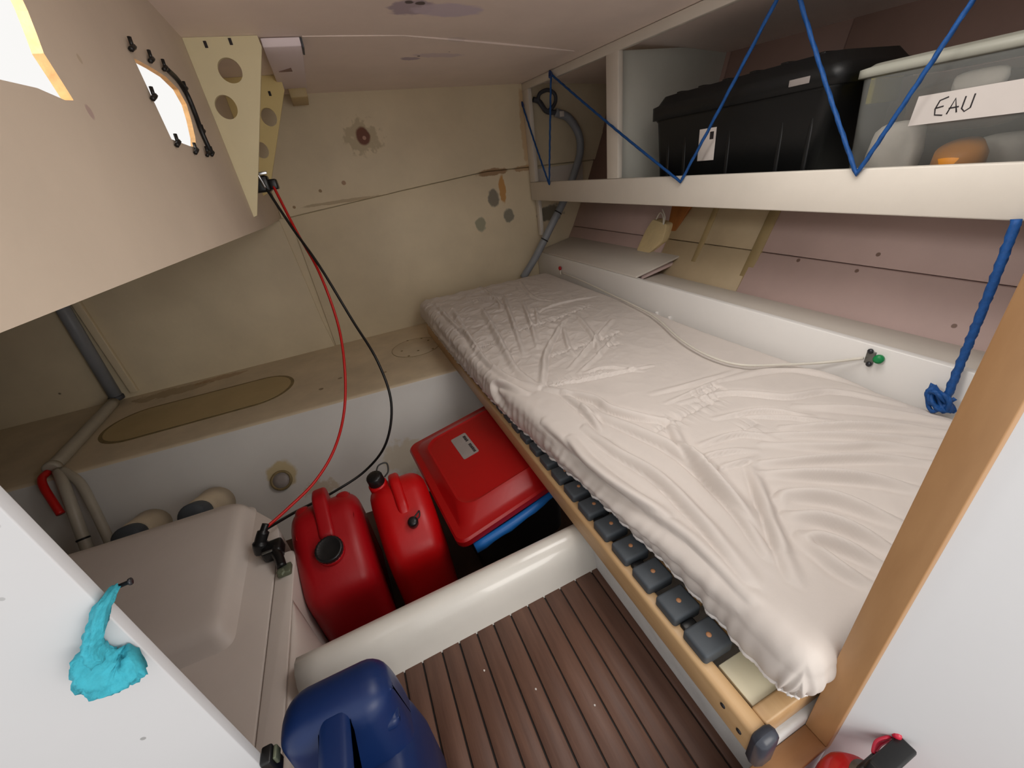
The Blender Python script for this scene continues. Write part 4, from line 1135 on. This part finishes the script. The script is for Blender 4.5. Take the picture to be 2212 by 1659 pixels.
for c, d, lab in (((-0.661, 1.275, 0.0), (-0.663, 1.40, -0.07), 'black capped pipe stub behind the casing lid, nearer the fuel cans'), ((-0.867, 1.325, -0.035), (-0.88, 1.44, -0.10), 'black capped pipe stub behind the casing lid, nearer the ledge pipe')):
    ps = empty('pipe_stub', d, lab, 'pipe', 'capped pipe stubs')
    axv = (Vector(c)-Vector(d)).normalized(); Ld = (Vector(c)-Vector(d)).length
    lathe('collar', [(0.062, -0.04), (0.052, 0.02), (0.046, Ld*0.6), (0.042, Ld*0.62)], d, axv, M['ledge'], ps)
    lathe('plug', [(0.037, Ld*0.5), (0.040, Ld*0.7), (0.040, Ld), (0.036, Ld+0.006), (0.012, Ld+0.008)], d, axv, M['rubber'], ps)

# ---- fitting, oval patch and screw ring on ledge and trough face
th = empty('through_hull', (-0.452, 1.46, -0.15), 'round grey through-hull fitting with brown stain on the trough face', 'fitting')
nrm = Vector((0, -0.78, 0.62))
cth = Vector((-0.452, 1.462, -0.098))
lathe('ring', [(0.034, -0.02), (0.038, 0.0), (0.036, 0.006), (0.030, 0.007), (0.029, 0.003)], cth, nrm, M['tand'], th, n=32)
lathe('disc', [(0.0295, -0.01), (0.029, 0.0035), (0.01, 0.004)], cth, nrm, M['label'], th, n=32)
ov = empty('oval_patch', (-0.716, 1.893, 0.105), 'long oval tan patch set into the beige ledge', 'patch')
def oval(hl, hw_, z0, z1, name, m):
    P = []
    for i in range(25): a = -math.pi/2+math.pi*i/24; P.append((hl-hw_+hw_*math.cos(a), hw_*math.sin(a)))
    for i in range(25): a = math.pi/2+math.pi*i/24; P.append((-hl+hw_+hw_*math.cos(a), hw_*math.sin(a)))
    t = math.radians(-0.4); c, s = math.cos(t), math.sin(t)
    return prism(name, P, lambda u, v, w: (-0.716+c*u-s*v, 1.893+s*u+c*v, w), z0, z1, m, ov)
oval(0.360, 0.145, 0.1045, 0.1062, 'sealant_rim', M['tand'])
oval(0.346, 0.131, 0.1055, 0.1070, 'patch', M['tan'])
sr = empty('screw_ring', (0.21, 1.92, 0.105), 'faint round outline with screws on the ledge beside the berth', 'plate')
lathe('disc', [(0.118, -0.001), (0.118, 0.0008), (0.117, 0.0012)], (0.21, 1.92, 0.105), (0, 0, 1), M['ledge'], sr, n=48)
tube('outline', [(0.21+0.119*math.cos(a*0.3), 1.92+0.119*math.sin(a*0.3), 0.1055) for a in range(21)], 0.0011, M['tand'], sr, n=6, sub=2, closed=True)
for x, y in ((0.188, 2.035), (0.257, 2.014), (0.137, 1.912), (0.156, 1.825), (0.276, 1.835), (0.209, 1.862), (0.282, 1.962)):
    lathe('screw', [(0.006, 0), (0.006, 0.0015), (0.003, 0.002)], (x, y, 0.1055), (0, 0, 1), M['tand'], sr, n=10)

# ---- black cord beading and stitches round the second opening
bc = empty('edge_lacing', (-0.2, 1.1, 0.94), 'black lacing with stubby ties round the smaller opening', 'lacing')
tube('lace', [(-0.197, 1.12, 1.076), (-0.196, 1.175, 1.070), (-0.195, 1.205, 1.050), (-0.195, 1.205, 1.015), (-0.195, 1.195, 0.985), (-0.195, 1.198, 0.955), (-0.196, 1.205, 0.942)], 0.0045, M['wireB'], bc, n=8)
for y, z in ((0.93, 1.064), (1.02, 1.069), (1.10, 1.074), (1.215, 1.062), (1.212, 0.985), (1.212, 0.944), (1.16, 0.940), (1.06, 0.938), (0.945, 0.941), (0.925, 1.002)):
    tube('tie', [(-0.196, y-0.012, z-0.006), (-0.193, y, z), (-0.196, y+0.014, z+0.003)], 0.0035, M['wireB'], bc, n=6, sub=3)
    tube('tie', [(-0.195, y, z-0.002), (-0.194, y+0.002, z+0.012)], 0.003, M['wireB'], bc, n=6, spline=False)

# ---- turquoise rag tied to the edge of the left bulkhead
def rag(name, pts, rads, m, parent, seed, flat=0.55):
    P = catmull(pts, 8); N = len(P)
    R = [np.interp(i/(N-1), np.linspace(0, 1, len(rads)), rads) for i in range(N)]
    V, F = tubevf(P, [float(r) for r in R], 20, flat=flat)
    r = random.Random(seed); V2 = []
    for i, v in enumerate(V):
        j, k = divmod(i, 20); c = P[j]
        d = v-c
        V2.append(c+d*(1+0.16*math.sin(k*1.9+j*0.35+seed)+0.10*math.sin(k*3.1-j*0.8)+0.08*r.uniform(-1, 1)))
    return mk(name, V2, F, m, parent, smooth=True)
tr_ = empty('turquoise_rag', (-0.24, 0.288, 0.53), 'turquoise rag knotted over the edge of the left bulkhead', 'rag')
rag('strip', [(-0.224, 0.302, 0.602), (-0.225, 0.286, 0.603), (-0.232, 0.281, 0.592), (-0.240, 0.280, 0.580), (-0.243, 0.280, 0.568)], [0.005, 0.008, 0.009, 0.0098, 0.010], M['teal'], tr_, 1)
rag('bundle', [(-0.244, 0.279, 0.577), (-0.246, 0.277, 0.562), (-0.242, 0.276, 0.552), (-0.235, 0.276, 0.549), (-0.226, 0.278, 0.551)], [0.008, 0.0135, 0.0145, 0.012, 0.0125], M['teal'], tr_, 2)
lathe('nail', [(0.0016, 0), (0.0016, 0.010), (0.0028, 0.0105), (0.0028, 0.012)], (-0.226, 0.303, 0.602), (1, 0.1, 0), M['bolt'], tr_, n=8)
lt = empty('door_latch', (-0.222, 0.30, 0.32), 'small black latch on the edge of the left bulkhead panel', 'latch')
box('latch_body', (-0.2275, 0.286, 0.300), (-0.217, 0.304, 0.335), M['blackp'], lt, bevel=0.002)
box('latch_tongue', (-0.2165, 0.289, 0.320), (-0.213, 0.302, 0.332), M['bronze'], lt, bevel=0.001)

# ---- red fire extinguisher in front of the right bulkhead
fe = empty('fire_extinguisher', (0.392, 0.047, -0.27), 'red fire extinguisher with black valve, in front of the right bulkhead', 'fire extinguisher')
lathe('cylinder', [(0.030, 0), (0.038, 0.006), (0.0385, 0.345), (0.036, 0.367), (0.028, 0.385), (0.014, 0.393)], (0.400, 0.0455, -0.269), (0, 0, 1), M['extr'], fe, n=32)
lathe('neck', [(0.013, 0), (0.013, 0.006), (0.016, 0.008), (0.016, 0.014)], (0.404, 0.0450, 0.117), (0, 0, 1), M['steel'], fe, n=20)
box('valve', (0.398, 0.032, 0.126), (0.436, 0.055, 0.140), M['blackp'], fe, bevel=0.004)
prism('lever', [(0.402, 0.139), (0.414, 0.139), (0.472, 0.137), (0.472, 0.147), (0.412, 0.150)], fxz, 0.031, 0.052, M['blackp'], fe, bevel=0.003)
prism('grip', [(0.43, 0.122), (0.468, 0.122), (0.468, 0.130), (0.43, 0.132)], fxz, 0.034, 0.050, M['blackp'], fe, bevel=0.003)
tube('safety_pin', [(0.430, 0.054, 0.138), (0.444, 0.059, 0.139), (0.458, 0.056, 0.142), (0.466, 0.054, 0.136), (0.452, 0.056, 0.130)], 0.0022, M['pinplastic'], fe, n=8, closed=True)
lathe('pin_ball', [(0.001, -0.0055), (0.004, -0.004), (0.0055, 0), (0.004, 0.004), (0.001, 0.0055)], (0.468, 0.052, 0.147), (0, 0, 1), M['pinplastic'], fe, n=14)
box('wall_bracket', (0.37, 0.078, -0.05), (0.43, 0.0895, -0.01), M['blackp'], fe, bevel=0.002)

# ---- crumbs of paper and dirt on the sole
random.seed(12)
for i, (x, y) in enumerate(((0.176, 0.300), (0.020, 0.440), (0.095, 0.368))):
    V = [(x+0.0022*math.cos(a)*random.uniform(0.6, 1.2), y+0.0022*math.sin(a)*random.uniform(0.6, 1.2), 0.0004) for a in (0, 1.2, 2.4, 3.7, 5.0)]
    V += [(v[0], v[1], 0.0016) for v in V]
    F = [(0, 1, 2, 3, 4), (9, 8, 7, 6, 5)]+[(k, (k+1) % 5, 5+(k+1) % 5, 5+k) for k in range(5)]
    mk('paper_scrap', V, F, M['paper'], None, label=('tiny white scrap on the teak sole by the berth base', 'tiny white scrap on a caulk seam near the middle of the sole', 'tiny white scrap on the teak sole near the curb')[i], cat='scrap', group='scraps on the sole')
